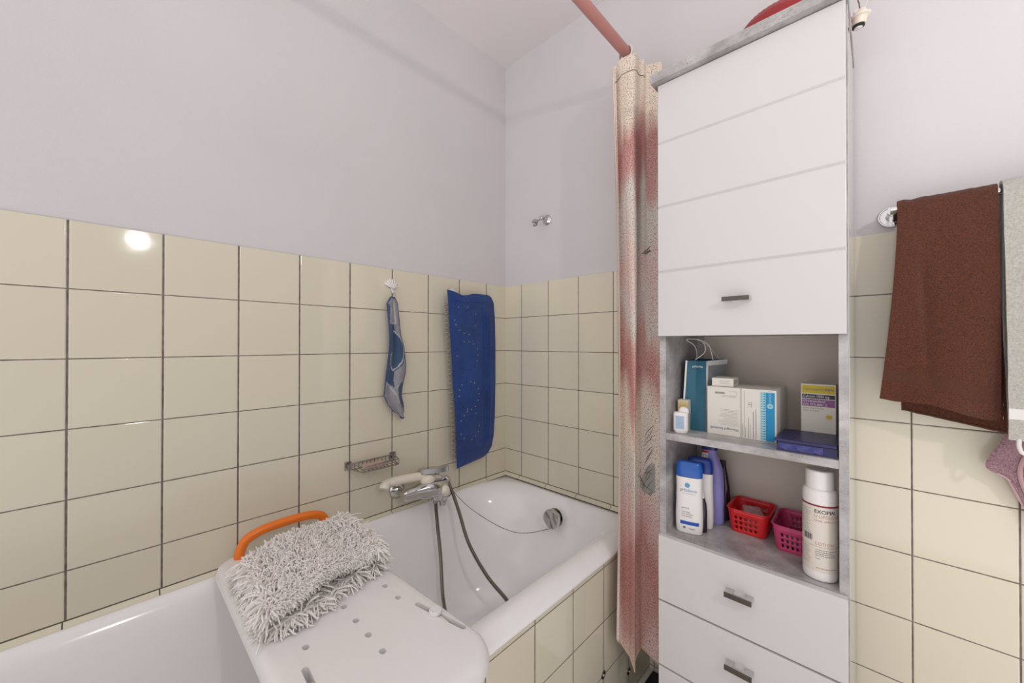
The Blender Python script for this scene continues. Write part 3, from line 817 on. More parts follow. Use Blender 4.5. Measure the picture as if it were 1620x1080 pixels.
# rings
for dy, tilt in ((-0.176, 0.25), (-0.166, -0.12)):
    rg = []
    for i in range(40):
        a = 2*PI*i/40
        rg.append(Vector((0.70+0.0215*math.cos(a)+0.004*tilt, dy+tilt*0.02*math.sin(a), 2.018+0.0285*math.sin(a))))
    tag(build('curtain_ring', G().tube(rg, 0.0028, 8, closed=True), M['cord']), 'white plastic curtain ring on the visible end of the terracotta rod', 'curtain ring', 'white rings holding up the shower curtain')

# ================================================================ tall cabinet
XL, XR, YF, YB, DF = 0.845, 1.228, -0.266, -0.010, -0.284
PT = 0.0165
SH, SB, NF, NT_ = 0.874, 0.8565, 0.6085, 1.1285
cb = thing('tall_cabinet', 'tall narrow bathroom cabinet in concrete decor with white glossy fronts', 'cabinet', (1.036, -0.14, 0))
build('side_panel', G().box((XL, YF, 0.0), (XL+PT, YB, 1.796), 0.0006), M['concrete'], cb, smooth=0)
build('side_panel', G().box((XR-PT, YF, 0.0), (XR-0.0012, YB, 1.796), 0.0006), M['concrete'], cb, smooth=0)
tag(build('outer_side_skin', G().box((XR-0.0011, YF+0.003, 0.0), (XR, YB, 1.796)), M['whiteside'], cb, smooth=0), 'glossy pale outer skin of the right side')
build('top_panel', G().box((XL-0.009, -0.302, 1.797), (XR+0.0015, YB, 1.8205), 0.0008), M['concrete'], cb, smooth=0)
build('back_panel', G().box((XL+PT, -0.014, 0.02), (XR-PT, YB, 1.796)), M['backing'], cb, smooth=0)
build('back_batten', G().box((XL+PT, -0.020, NF+0.002), (XL+PT+0.019, -0.0145, NT_+0.02)), M['concrete'], cb, smooth=0)
build('shelf', G().box((XL+PT, YF+0.001, SB), (XR-PT, -0.0145, SH), 0.0006), M['concrete_gloss'], cb, smooth=0)
build('fixed_shelf', G().box((XL+PT, YF+0.001, NF-0.017), (XR-PT, -0.0145, NF), 0.0004), M['concrete_gloss'], cb, smooth=0)
build('fixed_shelf', G().box((XL+PT, YF+0.001, NT_+0.004), (XR-PT, -0.0145, NT_+0.021)), M['concrete'], cb, smooth=0)

# door with three milled grooves
FX0, FX1 = 0.8475, 1.2255
def front(name, z0, z1, grooves):
    prof = []; b = 0.0028
    prof += [(YF-0.001, z0), (DF+b, z0), (DF+b*0.3, z0+b*0.3), (DF, z0+b)]
    for zg in sorted(grooves):
        prof += [(DF, zg-0.0046), (DF+0.0010, zg-0.0032), (DF+0.0042, zg-0.0004), (DF+0.0042, zg+0.0004), (DF+0.0010, zg+0.0032), (DF, zg+0.0046)]
    prof += [(DF, z1-b), (DF+b*0.3, z1-b*0.3), (DF+b, z1), (YF-0.001, z1)]
    loops = []
    for x, ins in ((FX0, b), (FX0+b*0.3, b*0.3), (FX0+b, 0), (FX1-b, 0), (FX1-b*0.3, b*0.3), (FX1, b)):
        loops.append([Vector((x, max(y, DF+ins), z)) for y, z in prof])
    g = G(); g.loft(loops); return build(name, g, M['lacquer'], cb, smooth=25)
def handle(parent, cx, cz):
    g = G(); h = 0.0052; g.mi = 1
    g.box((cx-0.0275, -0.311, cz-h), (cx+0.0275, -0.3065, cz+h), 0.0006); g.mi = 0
    g.box((cx-0.0275, -0.3070, cz-h), (cx-0.0110, DF+0.0003, cz+h), 0.0006)
    g.box((cx+0.0110, -0.3070, cz-h), (cx+0.0275, DF+0.0003, cz+h), 0.0006)
    g.box((cx-0.0112, -0.3070, cz-h+0.001), (cx+0.0112, -0.296, cz+h-0.0025), 0.0004)
    return tag(build('handle', g, [M['chrome'], M['chrome_dark_reflection']], parent, smooth=0), 'small square chrome bar handle')
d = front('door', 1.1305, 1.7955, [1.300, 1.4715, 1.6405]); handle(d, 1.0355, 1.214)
for z0, z1, hz in ((0.4385, 0.6065, 0.5355), (0.2685, 0.4345, 0.3690), (0.0985, 0.2645, 0.2010)):
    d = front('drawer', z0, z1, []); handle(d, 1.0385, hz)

# ---- things on the cabinet's open shelves
def cuboid(p0, w, d, h, rot=0.0, bev=0.0006):
    """box with front-left base corner p0, width along x, depth along +y, turned by rot about that corner"""
    m_ = Matrix.Translation(Vector(p0)) @ Matrix.Rotation(rot, 4, 'Z')
    return G().box((0, 0, 0), (w, d, h), bev, 1, m_), m_
def face(m_, off=0.0004):   # mapping on the front face: a across, b up
    return lambda a, b: m_ @ Vector((a, -off, b))
def rface(m_, w, off=0.0004):
    return lambda a, b: m_ @ Vector((w+off, a, b))
S = SH+0.0003
# left white carton (printed upside down)
pA = ZZ(1122, 683, SH); pB = ZZ(1174.5, 690.7, SH); wA = pB.x-pA.x; hA = 0.1245
yA = -0.190
t = thing('medicine_carton', 'white medicine carton standing upside down, left of the blue striped one', 'carton', (pA.x+wA/2, yA+0.06, SH))
g, mA = cuboid((pA.x, yA, S), wA, 0.125, hA); build('carton', g, M['card'], t, smooth=0)
fm = face(mA); g = G()
# the print is upside down: rotate pi about the face
fmu = lambda a, b: fm(wA-a, hA-b)
text_on(g, fmu, 'Macrogol Sandoz®', 0.005, hA-0.0200, 0.0086); build('lettering', g, M['ink_navy'], t, smooth=0)
g = G(); small_print(g, fmu, 0.006, 0.052, hA-0.028, 0.0036, 12, 0.0006, seed=3); small_print(g, fmu, 0.010, 0.054, 0.024, 0.0032, 2, 0.0008, seed=5)
for k in range(26): rect_on(g, fmu, 0.036+k*0.0009, 0.013, 0.036+k*0.0009+0.0005, 0.018)
rect_on(g, fmu, 0.008, 0.0100, 0.028, 0.0105); rect_on(g, fmu, 0.008, 0.010, 0.0085, 0.020)
build('small_print', g, M['ink_grey'], t, smooth=0)
# right white carton with blue stripe
x0 = pA.x+wA+0.0012; wB = ZZ(1230, 698, SH).x-x0+0.002; hB = 0.1245
t = thing('medicine_carton', 'white medicine carton with a bright blue vertical stripe on its front', 'carton', (x0+wB/2, yA+0.07, SH))
g, mB = cuboid((x0, yA-0.001, S), wB, 0.145, hB); build('carton', g, M['card'], t, smooth=0)
fm = face(mB); k = wB/0.0575   # scale of the print across
g = G(); rect_on(g, fm, wB*0.705, 0.0015, wB*0.955, hB-0.006); build('blue_stripe', g, M['cyan'], t, smooth=0)
g = G(); rect_on(g, fm, wB*0.555, 0.002, wB*0.705, hB-0.005)
fm2 = face(mB, 0.0007); disc_on(g, fm2, wB*0.83, hB*0.69, 0.0062)
text_on(g, fm2, 'SANDOZ', wB*0.86, hB*0.745, 0.0075, 'l', PI/2)
build('pale_stripe', g, M['cyan_pale'], t, smooth=0)
g = G()
for i in range(19):
    b = 0.006+i*(hB-0.016)/18; disc_on(g, fm2, wB*0.665, b, 0.0019, 6, 0.0012); rect_on(g, fm2, wB*0.58, b-0.0006, wB*0.615, b+0.0004)
text_on(g, face(mB, 0.0009), '60', wB*0.83, hB*0.69-0.002, 0.0062, 'c')
build('stripe_marks', g, M['ink_navy'], t, smooth=0)
g = G()
for i, (c, a0, a1, hh) in enumerate(((0.035, 0.002, 0.046, 0.0012), (0.085, 0.002, 0.105, 0.0009), (0.125, 0.002, 0.034, 0.0009), (0.21, 0.003, 0.064, 0.0012), (0.26, 0.003, 0.040, 0.0009), (0.345, 0.003, 0.066, 0.0013), (0.42, 0.003, 0.084, 0.0014))):
    small_print(g, fm, a0, a0+(a1-a0)*1.2, wB*c, 0, 1, hh, vertical=True, seed=20+i)
rect_on(g, fm, wB*0.20, hB*0.64, wB*0.31, hB*0.645); rect_on(g, fm, wB*0.20, hB*0.73, wB*0.31, hB*0.735); rect_on(g, fm, wB*0.30, hB*0.64, wB*0.31, hB*0.735); rect_on(g, fm, wB*0.21, hB*0.685, wB*0.28, hB*0.70)
rf = rface(mB, wB)
for i in range(5): small_print(g, rf, 0.004, 0.09, 0.018+0.022*i, 0, 1, 0.0008, vertical=True, seed=50+i)
build('small_print', g, M['ink_grey'], t, smooth=0)
# small flat box on top of them
t = thing('pill_box', 'small flat white pill box lying on top of the medicine cartons', 'carton', (0.985, -0.15, S+hA))
g, mC = cuboid((0.951, -0.184, S+hA+0.0006), 0.050, 0.070, 0.0215, 0.06); build('carton', g, M['card'], t, smooth=0)
fm = face(mC); g = G(); small_print(g, fm, 0.018, 0.044, 0.0145, 0.0034, 3, 0.0006, seed=8); rf = rface(mC, 0.050); small_print(g, rf, 0.006, 0.06, 0.0135, 0.006, 2, 0.002, seed=9); build('small_print', g, M['ink_grey'], t, smooth=0)
# calcium carton
t = thing('calcium_carton', 'tall white carton with yellow, black and mauve bands at the right', 'carton', (1.17, -0.10, SH))
c0_ = YY(1267, 606, -0.125); c1_ = YY(1322.5, 606, -0.125); wD = c1_.x-c0_.x; hD = c0_.z-SH-0.0005
g, mD = cuboid((c0_.x, -0.125, S), wD, 0.055, hD, 0.0); build('carton', g, M['card'], t, smooth=0)
fm = face(mD); f2 = face(mD, 0.0007)
for nm, m_, a, b in (('yellow_band', 'yellow', 0.030, 0.0020), ('black_band', 'ink', 0.0425, 0.0315), ('mauve_band', 'purple', 0.0625, 0.0440)):
    g = G(); rect_on(g, fm, 0.0025, hD-a, wD-0.0015, hD-b) if nm != 'yellow_band' else rect_on(g, fm, 0.0020, hD-0.0220+0.0, wD-0.0015, hD-0.0030)
    if nm != 'yellow_band':
        g = G(); a2, b2 = (0.0345, 0.0245) if nm == 'black_band' else (0.0530, 0.0360); rect_on(g, fm, 0.0025, hD-a2, wD-0.0015, hD-b2)
    build(nm, g, M[m_], t, smooth=0)
g = G(); text_on(g, f2, 'Calcimagon®-D3', 0.0050, hD-0.0150, 0.0090, wide=0.78); text_on(g, f2, 'Forte', 0.0455, hD-0.0150, 0.0090, wide=0.82); text_on(g, face(mD, 0.0009), 'Forte', 0.0459, hD-0.0150, 0.0090, wide=0.82)
small_print(g, fm, 0.0045, 0.004, hD-0.06, 0.003, 1)
text_on(g, fm, 'Zitronengeschmack', 0.0045, hD-0.0590, 0.0055, wide=0.9); text_on(g, fm, 'Goût de citron', 0.0045, hD-0.0650, 0.0055, wide=0.9)
build('lettering', g, M['ink_grey'], t, smooth=0)
g = G(); text_on(g, f2, 'Calcium 1000 mg', 0.0045, hD-0.0320, 0.0082, wide=0.85); text_on(g, f2, 'Cholecalciferol', 0.0045, hD-0.0430, 0.0072, wide=0.95); text_on(g, f2, '(Vit. D3) 800 I.E.', 0.0045, hD-0.0508, 0.0072, wide=0.95); build('white_lettering', g, M['ink_white'], t, smooth=0)
g = G(); disc_on(g, fm, wD-0.0125, hD-0.0760, 0.0060, 20, 0.0050); build('tablet_picture', g, M['yellow'], t, smooth=0)
# blue plastic case
t = thing('plastic_case', 'flat dark blue plastic case lying at the right end of the upper shelf', 'case', (1.155, -0.19, SH))
pp = [ZZ(1233, 712, SH), ZZ(1252, 683, SH)]
g = G(); b0 = [Vector((1.104, -0.255, S)), Vector((1.2085, -0.255, S)), Vector((1.2085, -0.130, S)), Vector((1.107, -0.130, S))]
g.loft([b0, [Vector((p.x+(0.003 if p.x < 1.15 else 0), p.y+(0.004 if p.y < -0.2 else 0), S+0.019)) for p in b0]])
build('case_body', g, M['blue_case'], t, smooth=0)
g = G(); g.box((1.101, -0.258, S+0.0192), (1.2095, -0.127, S+0.0265), 0.0022, 3); tag(build('lid', g, mat('matte navy lid', (0.014, 0.012, 0.085), 0.35), t), 'darker flat navy lid')
g = G(); g.sheet(lambda u, v: Vector((1.108+0.078*u, -0.2562-0.0012*math.sin(u*17)*math.sin(v*PI), S+0.003+0.014*v)), 24, 5); build('crumpled_film', g, mat('pale blue film', (0.03, 0.03, 0.19), 0.2), t)
# petrol paper bag
t = thing('paper_bag', 'petrol blue paper carrier bag with white cord handles in the niche', 'bag', (0.91, -0.12, SH))
yb0, yb1 = -0.184, -0.062
bl = ZZ(1079, 676, SH); tl = YY(1084.5, 570, yb0+0.012); tr_ = YY(1117, 571, yb0+0.020); tb = YY(1151, 568, yb1)
B_ = [Vector((0.872, yb0, S)), Vector((0.934, yb0+0.004, S)), Vector((0.934, yb1, S)), Vector((0.872, yb1, S))]
T_ = [Vector((tl.x, tl.y, tl.z)), Vector((tr_.x, tr_.y, tr_.z)), Vector((tb.x, tb.y, tb.z)), Vector((tl.x+0.002, yb1, tb.z))]
def bagside(i, j, bow):
    def f(u, v):
        a = B_[i].lerp(B_[j], u); b = T_[i].lerp(T_[j], u); p = a.lerp(b, v)
        c = sum(B_, Vector())/4
        d_ = Vector((c.x-p.x, c.y-p.y, 0)).normalized()
        return p+d_*bow*(1-abs(2*u-1))*v
    return f
g = G(); g.sheet(bagside(0, 1, 0.010), 8, 6); g.sheet(bagside(3, 0, 0.0), 4, 6); g.sheet(bagside(2, 3, 0.008), 6, 6); g.add(B_, [[0, 1, 2, 3]])
build('gusset', g, M['teal'], t, smooth=20)
g = G(); g.sheet(bagside(1, 2, 0.0), 4, 6); build('front_face', g, mat('grey photo print', (0.30, 0.33, 0.36), 0.5), t)
g = G()
for i, j, u0, u1 in ((1, 2, 0, 0.09), (1, 2, 0, 1), (0, 1, 0, 0.07)):
    f = bagside(i, j, 0.010 if i == 0 else 0)
    off = Vector((0.0005, -0.0004, 0))
    if u1 == 1: g.sheet(lambda u, v: f(u, 0.93+0.07*v)+off, 4, 1)
    else: g.sheet(lambda u, v: f(u0+(u1-u0)*u, v)+off, 2, 6)
build('white_border', g, M['ink_white'], t)
f = bagside(0, 1, 0.010); g = G(); text_on(g, lambda a, b: f(a, b)+Vector((0, -0.0008, 0)), 'amavita', 0.30, 0.905, 0.2, 'l', wide=1.0)
g2 = G(); v_, f_, wd = glyphs('amavita'); P = []
for px, py in v_: P.append(f(0.30+px/wd*0.56, 0.90+py*0.056)+Vector((0.0, -0.0010, 0)))
g2.add(P, f_); build('lettering', g2, M['ink_white'], t, smooth=0)
g = G()
for pts in ([YY(1100, 569, -0.165), YY(1114, 558, -0.160), YY(1115.5, 547, -0.160), YY(1108, 538, -0.160), YY(1094, 536, -0.160), YY(1086, 537.5, -0.155), YY(1098, 546, -0.140), YY(1102, 556, -0.130), YY(1102.5, 568, -0.130)],
            [YY(1128, 569, -0.140), YY(1126, 560, -0.140), YY(1122, 547, -0.140), YY(1116, 541, -0.135), YY(1104, 538, -0.130), YY(1113, 540, -0.10), YY(1122, 549, -0.085), YY(1131, 560, -0.075), YY(1139, 568, -0.070)]):
    g.tube(spline(pts, 6), 0.0010, 6)
build('cord_handle', g, M['cord'], t)
# yellow topped small carton
t = thing('ointment_carton', 'small upright carton with a yellow fading top beside the paper bag', 'carton', (0.885, -0.2, SH))
yc = YY(1072, 632, -0.205); hY = yc.z-SH
g, mE = cuboid((yc.x, -0.205, S), 0.0275, 0.026, hY, 0.10)
build('carton', g, M['card'], t, smooth=0)
my = mat('yellow gradient print', (0.7, 0.5, 0.1), 0.5); n = N(my); p_, x_ = n.pos(); zz = n.n('ShaderNodeMapRange'); n.l(x_[2], zz.inputs[0]); zz.inputs[1].default_value = SH+hY*0.62; zz.inputs[2].default_value = SH+hY
n.l(n.ramp(zz.outputs[0], [(0.0, (0.70, 0.66, 0.60)), (0.08, (0.62, 0.38, 0.04)), (1.0, (0.66, 0.56, 0.33))]), n.b.inputs['Base Color'])
g = G(); rect_on(g, face(mE), 0.0005, hY*0.62, 0.0270, hY-0.001); build('yellow_print', g, my, t, smooth=0)
g = G(); rf = rface(mE, 0.0275); small_print(g, rf, 0.003, 0.075, 0.004, -0.0055, 3, 0.0016, vertical=True, seed=77); build('small_print', g, M['ink_grey'], t, smooth=0)
# white stick with blue label
t = thing('deodorant_stick', 'stubby white stick container with a pale blue printed label', 'container', (0.885, -0.235, SH))
jl = YY(1063, 650, -0.243); wj = 0.036
m_ = Matrix.Translation(Vector((jl.x+wj/2+0.003, -0.236, S))) @ Matrix.Rotation(0.12, 4, 'Z')
g = G(); g.loft([[m_ @ p for p in rrect(-wj/2*a, wj/2*a, -0.011*a, 0.011*a, 0.0085, z, 6)] for a, z in ((0.80, 0), (0.88, 0.001), (0.88, 0.006), (1.0, 0.0065), (1.0, 0.050), (0.97, 0.053), (0.90, 0.0545))])
build('stick_body', g, M['white_pl'], t)
g = G(); g.loft([[m_ @ (p+Vector((0.006, 0.006, 0))) for p in rrect(-wj*0.36*a, wj*0.36*a, -0.008*a, 0.008*a, 0.006*a, z, 6)] for a, z in ((1.0, 0.053), (0.97, 0.058), (0.85, 0.063), (0.6, 0.067), (0.25, 0.069))])
build('domed_cap', g, M['white_pl'], t)
jm = lambda a, b: m_ @ Vector((a, -0.0114, b))
g = G(); rect_on(g, jm, -wj*0.30, 0.011, wj*0.30, 0.046); build('label', g, mat('pale blue label', (0.46, 0.53, 0.66), 0.5), t, smooth=0)
g = G(); small_print(g, lambda a, b: m_ @ Vector((a, -0.0117, b)), -wj*0.28, wj*0.36, 0.0435, 0.0026, 12, 0.0008, seed=12); build('small_print', g, M['ink_sky'], t, smooth=0)

# lower shelf -------------------------------------------------------
NFe = NF+0.0003
def flat_bottle(name, label, c, w, d, prof, rot, mt, capm, capz, lab=None):
    """prof = (height, width factor, depth factor)"""
    t = thing(name, label, 'bottle', (c[0], c[1], NF))
    m_ = Matrix.Translation(Vector((c[0], c[1], NFe))) @ Matrix.Rotation(rot, 4, 'Z')
    def loop(wf, df, z):
        P = []
        for i in range(32):
            a = 2*PI*i/32; cc, ss = math.cos(a), math.sin(a)
            P.append(m_ @ Vector((w/2*wf*math.copysign(abs(cc)**0.62, cc), d/2*df*math.copysign(abs(ss)**0.8, ss), z)))
        return P
    body = [q for q in prof if q[0] <= capz]; cap = [q for q in prof if q[0] >= capz]
    g = G(); g.loft([loop(b, c_, a) for a, b, c_ in body]); build('bottle_body', g, mt, t, smooth=50)
    g = G(); g.loft([loop(b*1.012, c_*1.02, a+0.0006) for a, b, c_ in cap]); build('flip_cap', g, capm, t, smooth=40)
    def fmap(a, b):
        wf = interp(b, [(q[0], q[1]) for q in prof]); df = interp(b, [(q[0], q[2]) for q in prof])
        cc = max(-0.98, min(0.98, a/(w/2*wf))); cs = math.copysign(abs(cc)**(1/0.62), cc)
        ss = -(max(0, 1-cs*cs))**0.5
        return m_ @ Vector((a, -(d/2*df*abs(ss)**0.8)-0.0005, b))
    return t, fmap
hp_ = 0.187
prof = [(0.0, 0.86, 0.8), (0.002, 0.94, 0.94), (0.02, 0.99, 1), (0.05, 1.0, 1), (0.085, 0.965, 0.98), (0.12, 0.95, 0.96), (0.148, 0.965, 0.94), (0.149, 0.965, 0.94), (0.165, 0.965, 0.9), (0.175, 0.93, 0.82), (0.183, 0.86, 0.7), (0.187, 0.74, 0.5)]
s1 = ZZ(1089, 844, NF)
t, fm = flat_bottle('shampoo_bottle', 'white shower gel bottle with blue flip cap, front one at left', (0.9035, -0.215), 0.067, 0.034, prof, 0.22, M['bottle'], M['blue_cap'], 0.1485)
g = G(); disc_on(g, fm, -0.003, 0.128, 0.0062); text_on(g, fm, 'balance', -0.0105, 0.1110, 0.0118, wide=0.86); build('blue_logo', g, M['ink_sky'], t, smooth=0)
g = G(); text_on(g, fm, 'pH', -0.0205, 0.1110, 0.0120, wide=0.82); text_on(g, fm, 'pH 5.5', -0.017, 0.0655, 0.0068); 
for k, s_ in enumerate(('Duschgel', 'Gel douche', 'Gel doccia')): text_on(g, fm, s_, -0.017, 0.0560-k*0.0058, 0.0058)
small_print(g, fm, -0.016, 0.02, 0.1055, 0.003, 1, 0.0008, seed=4); text_on(g, fm, 'Vegan', 0.000, 0.0135, 0.0062); disc_on(g, fm, -0.0105, 0.0165, 0.0035, 14)
build('lettering', g, M['ink_grey'], t, smooth=0)
g = G(); rect_on(g, fm, -0.0205, 0.0245, 0.0245, 0.0335, 8); build('blue_bar', g, M['ink_blue'], t, smooth=0)
t, fm = flat_bottle('shampoo_bottle', 'second white bottle with blue cap, half hidden behind the front one', (0.9130, -0.158), 0.067, 0.034, [(a, b, c_) for a, b, c_ in prof], 0.10, M['bottle'], mat('deep blue cap', (0.010, 0.045, 0.30), 0.25), 0.1485)
profm = [(0.0, 0.9, 0.9), (0.002, 1, 1), (0.05, 0.98, 1), (0.075, 0.85, 0.9), (0.088, 0.6, 0.7), (0.0885, 0.5, 0.6), (0.102, 0.45, 0.55), (0.104, 0.35, 0.4)]
t, fm = flat_bottle('syrup_bottle', 'dark aubergine bottle peeking out between the white shower gel bottles', (0.9250, -0.189), 0.030, 0.016, profm, 0.2, M['maroon'], M['bottle'], 0.0885)
profl = [(0.0, 0.88, 0.9), (0.003, 0.97, 1), (0.04, 1, 1), (0.11, 0.98, 1), (0.150, 0.90, 0.95), (0.175, 0.68, 0.8), (0.190, 0.52, 0.65), (0.202, 0.46, 0.6), (0.2025, 0.55, 0.75), (0.230, 0.54, 0.75), (0.233, 0.48, 0.6)]
t, fm = flat_bottle('lotion_bottle', 'lavender plastic bottle with a red and white neck label behind', (0.9230, -0.108), 0.074, 0.038, profl, 0.05, M['lav'], mat('navy cap', (0.012, 0.012, 0.12), 0.3), 0.2023)
g = G(); rect_on(g, fm, -0.0190, 0.176, -0.001, 0.193, 5); build('neck_label', g, M['ink_white'], t, smooth=0)
f2 = lambda a, b: fm(a, b)+Vector((0, -0.0004, 0))
g = G(); rect_on(g, f2, -0.0190, 0.193, -0.001, 0.199, 5); build('red_label_band', g, M['red_pl'], t, smooth=0)
g = G(); text_on(g, f2, '7Tb', -0.015, 0.183, 0.0085); build('lettering', g, M['ink'], t, smooth=0)
t, fm = flat_bottle('dark_bottle', 'black bottle edge showing just behind the lavender bottle', (0.9440, -0.066), 0.040, 0.024, [(0, .9, .9), (0.003, 1, 1), (0.09, 1, 1), (0.125, 0.75, 0.8), (0.1505, 0.5, 0.6), (0.152, 0.5, 0.6), (0.165, 0.45, 0.55)], 0.0, M['maroon'], M['dark'], 0.151)
# slotted baskets
def basket(label, x0, x1, y0, y1, zb, h, mt, rot=0.0, fl=0.010, ncol=5, nrow=3):
    t = thing('slotted_basket', label, 'basket', ((x0+x1)/2, (y0+y1)/2, zb))
    c = Vector(((x0+x1)/2, (y0+y1)/2, 0)); mr_ = Matrix.Translation(c) @ Matrix.Rotation(rot, 4, 'Z') @ Matrix.Translation(-c)
    lx, ly = x1-x0, y1-y0; r = 0.013
    # perimeter as list of stations with hole flags
    def side(n): return 2*n+1
    segs = []
    def ring(off, z):
        P = []
        X0, X1, Y0, Y1 = x0-off, x1+off, y0-off, y1+off; rr = r+off*0.7
        for (ax_, ay, bx_, by, n, ccx, ccy, a0) in ((X0+rr, Y0, X1-rr, Y0, ncol, X1-rr, Y0+rr, -90), (X1, Y0+rr, X1, Y1-rr, 7, X1-rr, Y1-rr, 0), (X1-rr, Y1, X0+rr, Y1, ncol, X0+rr, Y1-rr, 90), (X0, Y1-rr, X0, Y0+rr, 7, X0+rr, Y0+rr, 180)):
            k = 2*n
            for i in range(k): P.append((ax_+(bx_-ax_)*i/k, ay+(by-ay)*i/k))
            for i in range(5): a = math.radians(a0+90*i/5); P.append((ccx+rr*math.cos(a), ccy+rr*math.sin(a)))
        return [mr_ @ Vector((p[0], p[1], z)) for p in P]
    hz = [0.0, 0.0015]
    for k in range(nrow):
        b = h*(0.15+0.22*k); hz += [b, b+h*0.14]
    hz += [h*0.88, h-0.001]
    rows = [(z, fl*(z/h)) for z in hz]
    L_ = [ring(o_, zb+z) for z, o_ in rows]
    holes = set(); base = 0
    for n in (ncol, 7, ncol, 7):
        for i in range(n): holes.add(base+2*i)
        base += 2*n+5
    g = G(); K = len(L_[0])
    bm = bmesh.new(); V = [[bm.verts.new(p) for p in row] for row in L_]
    for j in range(len(L_)-1):
        for i in range(K):
            if j >= 2 and j % 2 == 0 and j < 2+2*nrow and i in holes and i % 1 == 0: continue
            bm.faces.new([V[j][i], V[j][(i+1) % K], V[j+1][(i+1) % K], V[j+1][i]])
    bm.faces.new(V[0][::-1])
    g.frombm(bm); o = build('basket_shell', g, mt, t, smooth=35)
    md = o.modifiers.new('thickness', 'SOLIDIFY'); md.thickness = 0.0014; md.offset = 0
    g = G(); g.tube(ring(fl+0.0010, zb+h), 0.0021, 8, closed=True); build('rim', g, mt, t)
    return t
basket('red plastic basket with square slots on the lower shelf', 0.980, 1.060, -0.128, -0.034, NFe+0.0008, 0.060, M['red_pl'], 0.0, 0.008)
basket('magenta plastic basket with square slots, right of the red one', 1.087, 1.160, -0.158, -0.045, NFe+0.0008, 0.060, M['pink_pl'], 0.0, 0.008)
g = G(); m_ = Matrix.Translation(Vector((1.018, -0.083, NF+0.004))) @ Matrix.Rotation(0.35, 4, 'Z')
g.box((-0.016, -0.026, 0), (0.026, 0.030, 0.048), 0.003, 2, m_)
tag(build('plastic_packet', g, M['clear']), 'clear plastic packet standing in the red basket', 'packet')
g = G(); g.box((1.098, -0.140, NF+0.004), (1.150, -0.075, NF+0.022), 0.004, 2)
tag(build('plastic_packet', g, mat('grey film packet', (0.22, 0.20, 0.20), 0.25)), 'grey crinkled packet lying in the magenta basket', 'packet')
# big lotion bottle
lc = Vector((1.1775, -0.2215, 0))
t = thing('lotion_flask', 'large white cylindrical lotion bottle with a dark red stripe', 'bottle', (lc.x, lc.y, NF))
br = 0.0305
g = G(); g.lathe([(br*0.86, 0), (br*0.95, 0.0015), (br, 0.006), (br, 0.150), (br, 0.180), (br*0.975, 0.186), (br*0.90, 0.190), (br*0.80, 0.192)], (lc.x, lc.y, NFe), (0, 0, 1), 56); build('bottle_body', g, M['bottle'], t, smooth=50)
g = G(); g.lathe([(0.0245, 0.1915), (0.0250, 0.193), (0.0248, 0.226), (0.0242, 0.229), (0.0220, 0.2305), (0.0205, 0.2290), (0.0001, 0.2290)], (lc.x, lc.y, NFe), (0, 0, 1), 48); build('screw_cap', g, M['bottle'], t, smooth=40)
def lm(off):
    def f(a, b):
        an = a/br-math.radians(88)
        return Vector((lc.x+(br+off)*math.cos(an), lc.y+(br+off)*math.sin(an), NFe+b))
    return f
F1, F2 = lm(0.0002), lm(0.0004)
g = G(); rect_on(g, F1, -0.052, 0.020, 0.045, 0.158, 40); build('label', g, mat('cream label', (0.70, 0.64, 0.57), 0.35), t)
g = G(); rect_on(g, F2, -0.052, 0.1575, 0.045, 0.1610, 40); build('red_stripe', g, M['ink_red'], t)
g = G(); text_on(g, F2, 'EXCIPIAL', -0.0085, 0.1440, 0.0105, wide=0.92); text_on(g, lm(0.0005), 'EXCIPIAL', -0.0081, 0.1442, 0.0105, wide=0.92); 
rect_on(g, F2, -0.052, 0.0735, 0.045, 0.0739, 30)
small_print(g, F2, -0.0065, 0.030, 0.0665, 0.0040, 4, 0.0012, seed=31); small_print(g, F2, -0.036, -0.014, 0.150, 0.0034, 17, 0.0006, seed=32); small_print(g, F2, -0.036, -0.014, 0.068, 0.0034, 11, 0.0006, seed=33)
small_print(g, F2, -0.0065, 0.004, 0.048, 0.004, 1, 0.001, seed=34)
for k in range(14): rect_on(g, F2, -0.0300+k*0.0013, 0.084, -0.0300+k*0.0013+(0.0009 if k % 3 else 0.0005), 0.097)
build('lettering', g, M['ink'], t, smooth=0)
g = G(); text_on(g, F2, 'U LIPOLOTIO', -0.0085, 0.1345, 0.0088, wide=0.92); text_on(g, F2, 'Urea, aetherea', -0.0085, 0.1265, 0.0072, wide=0.92); text_on(g, F2, 'LOTION', -0.0070, 0.0770, 0.0092, wide=0.95); small_print(g, F2, -0.0055, 0.04, 0.028, 0.003, 1, 0.0016, seed=35)
build('rose_lettering', g, M['ink_rose'], t, smooth=0)

# red bowl on top of the cabinet
t = thing('plastic_bowl', 'red ribbed plastic bowl upside down on top of the tall cabinet', 'bowl', (1.145, -0.17, 1.8205))
g = G(); bc = Vector((1.106, -0.175, 1.8208)); n_ = 96; prof_ = [(0.103, 0.0), (0.105, 0.004), (0.101, 0.008), (0.098, 0.020), (0.090, 0.045), (0.074, 0.066), (0.058, 0.074), (0.001, 0.075)]
vs_ = []; fs_ = []
for r_, h_ in prof_:
    for j in range(n_): a = 2*PI*j/n_; rr = r_*(1+(0.010 if 0.05 < r_ < 0.1005 else 0)*(1 if j % 2 else -1)); vs_.append(bc+Vector((rr*1.10*math.cos(a), rr*0.95*math.sin(a), h_)))
for i in range(len(prof_)-1):
    for j in range(n_): fs_.append([i*n_+j, i*n_+(j+1) % n_, (i+1)*n_+(j+1) % n_, (i+1)*n_+j])
fs_.append(list(range(n_))[::-1]); g.add(vs_, fs_); build('bowl_shell', g, mat('deep red plastic', (0.30, 0.004, 0.008), 0.4), t, smooth=30)
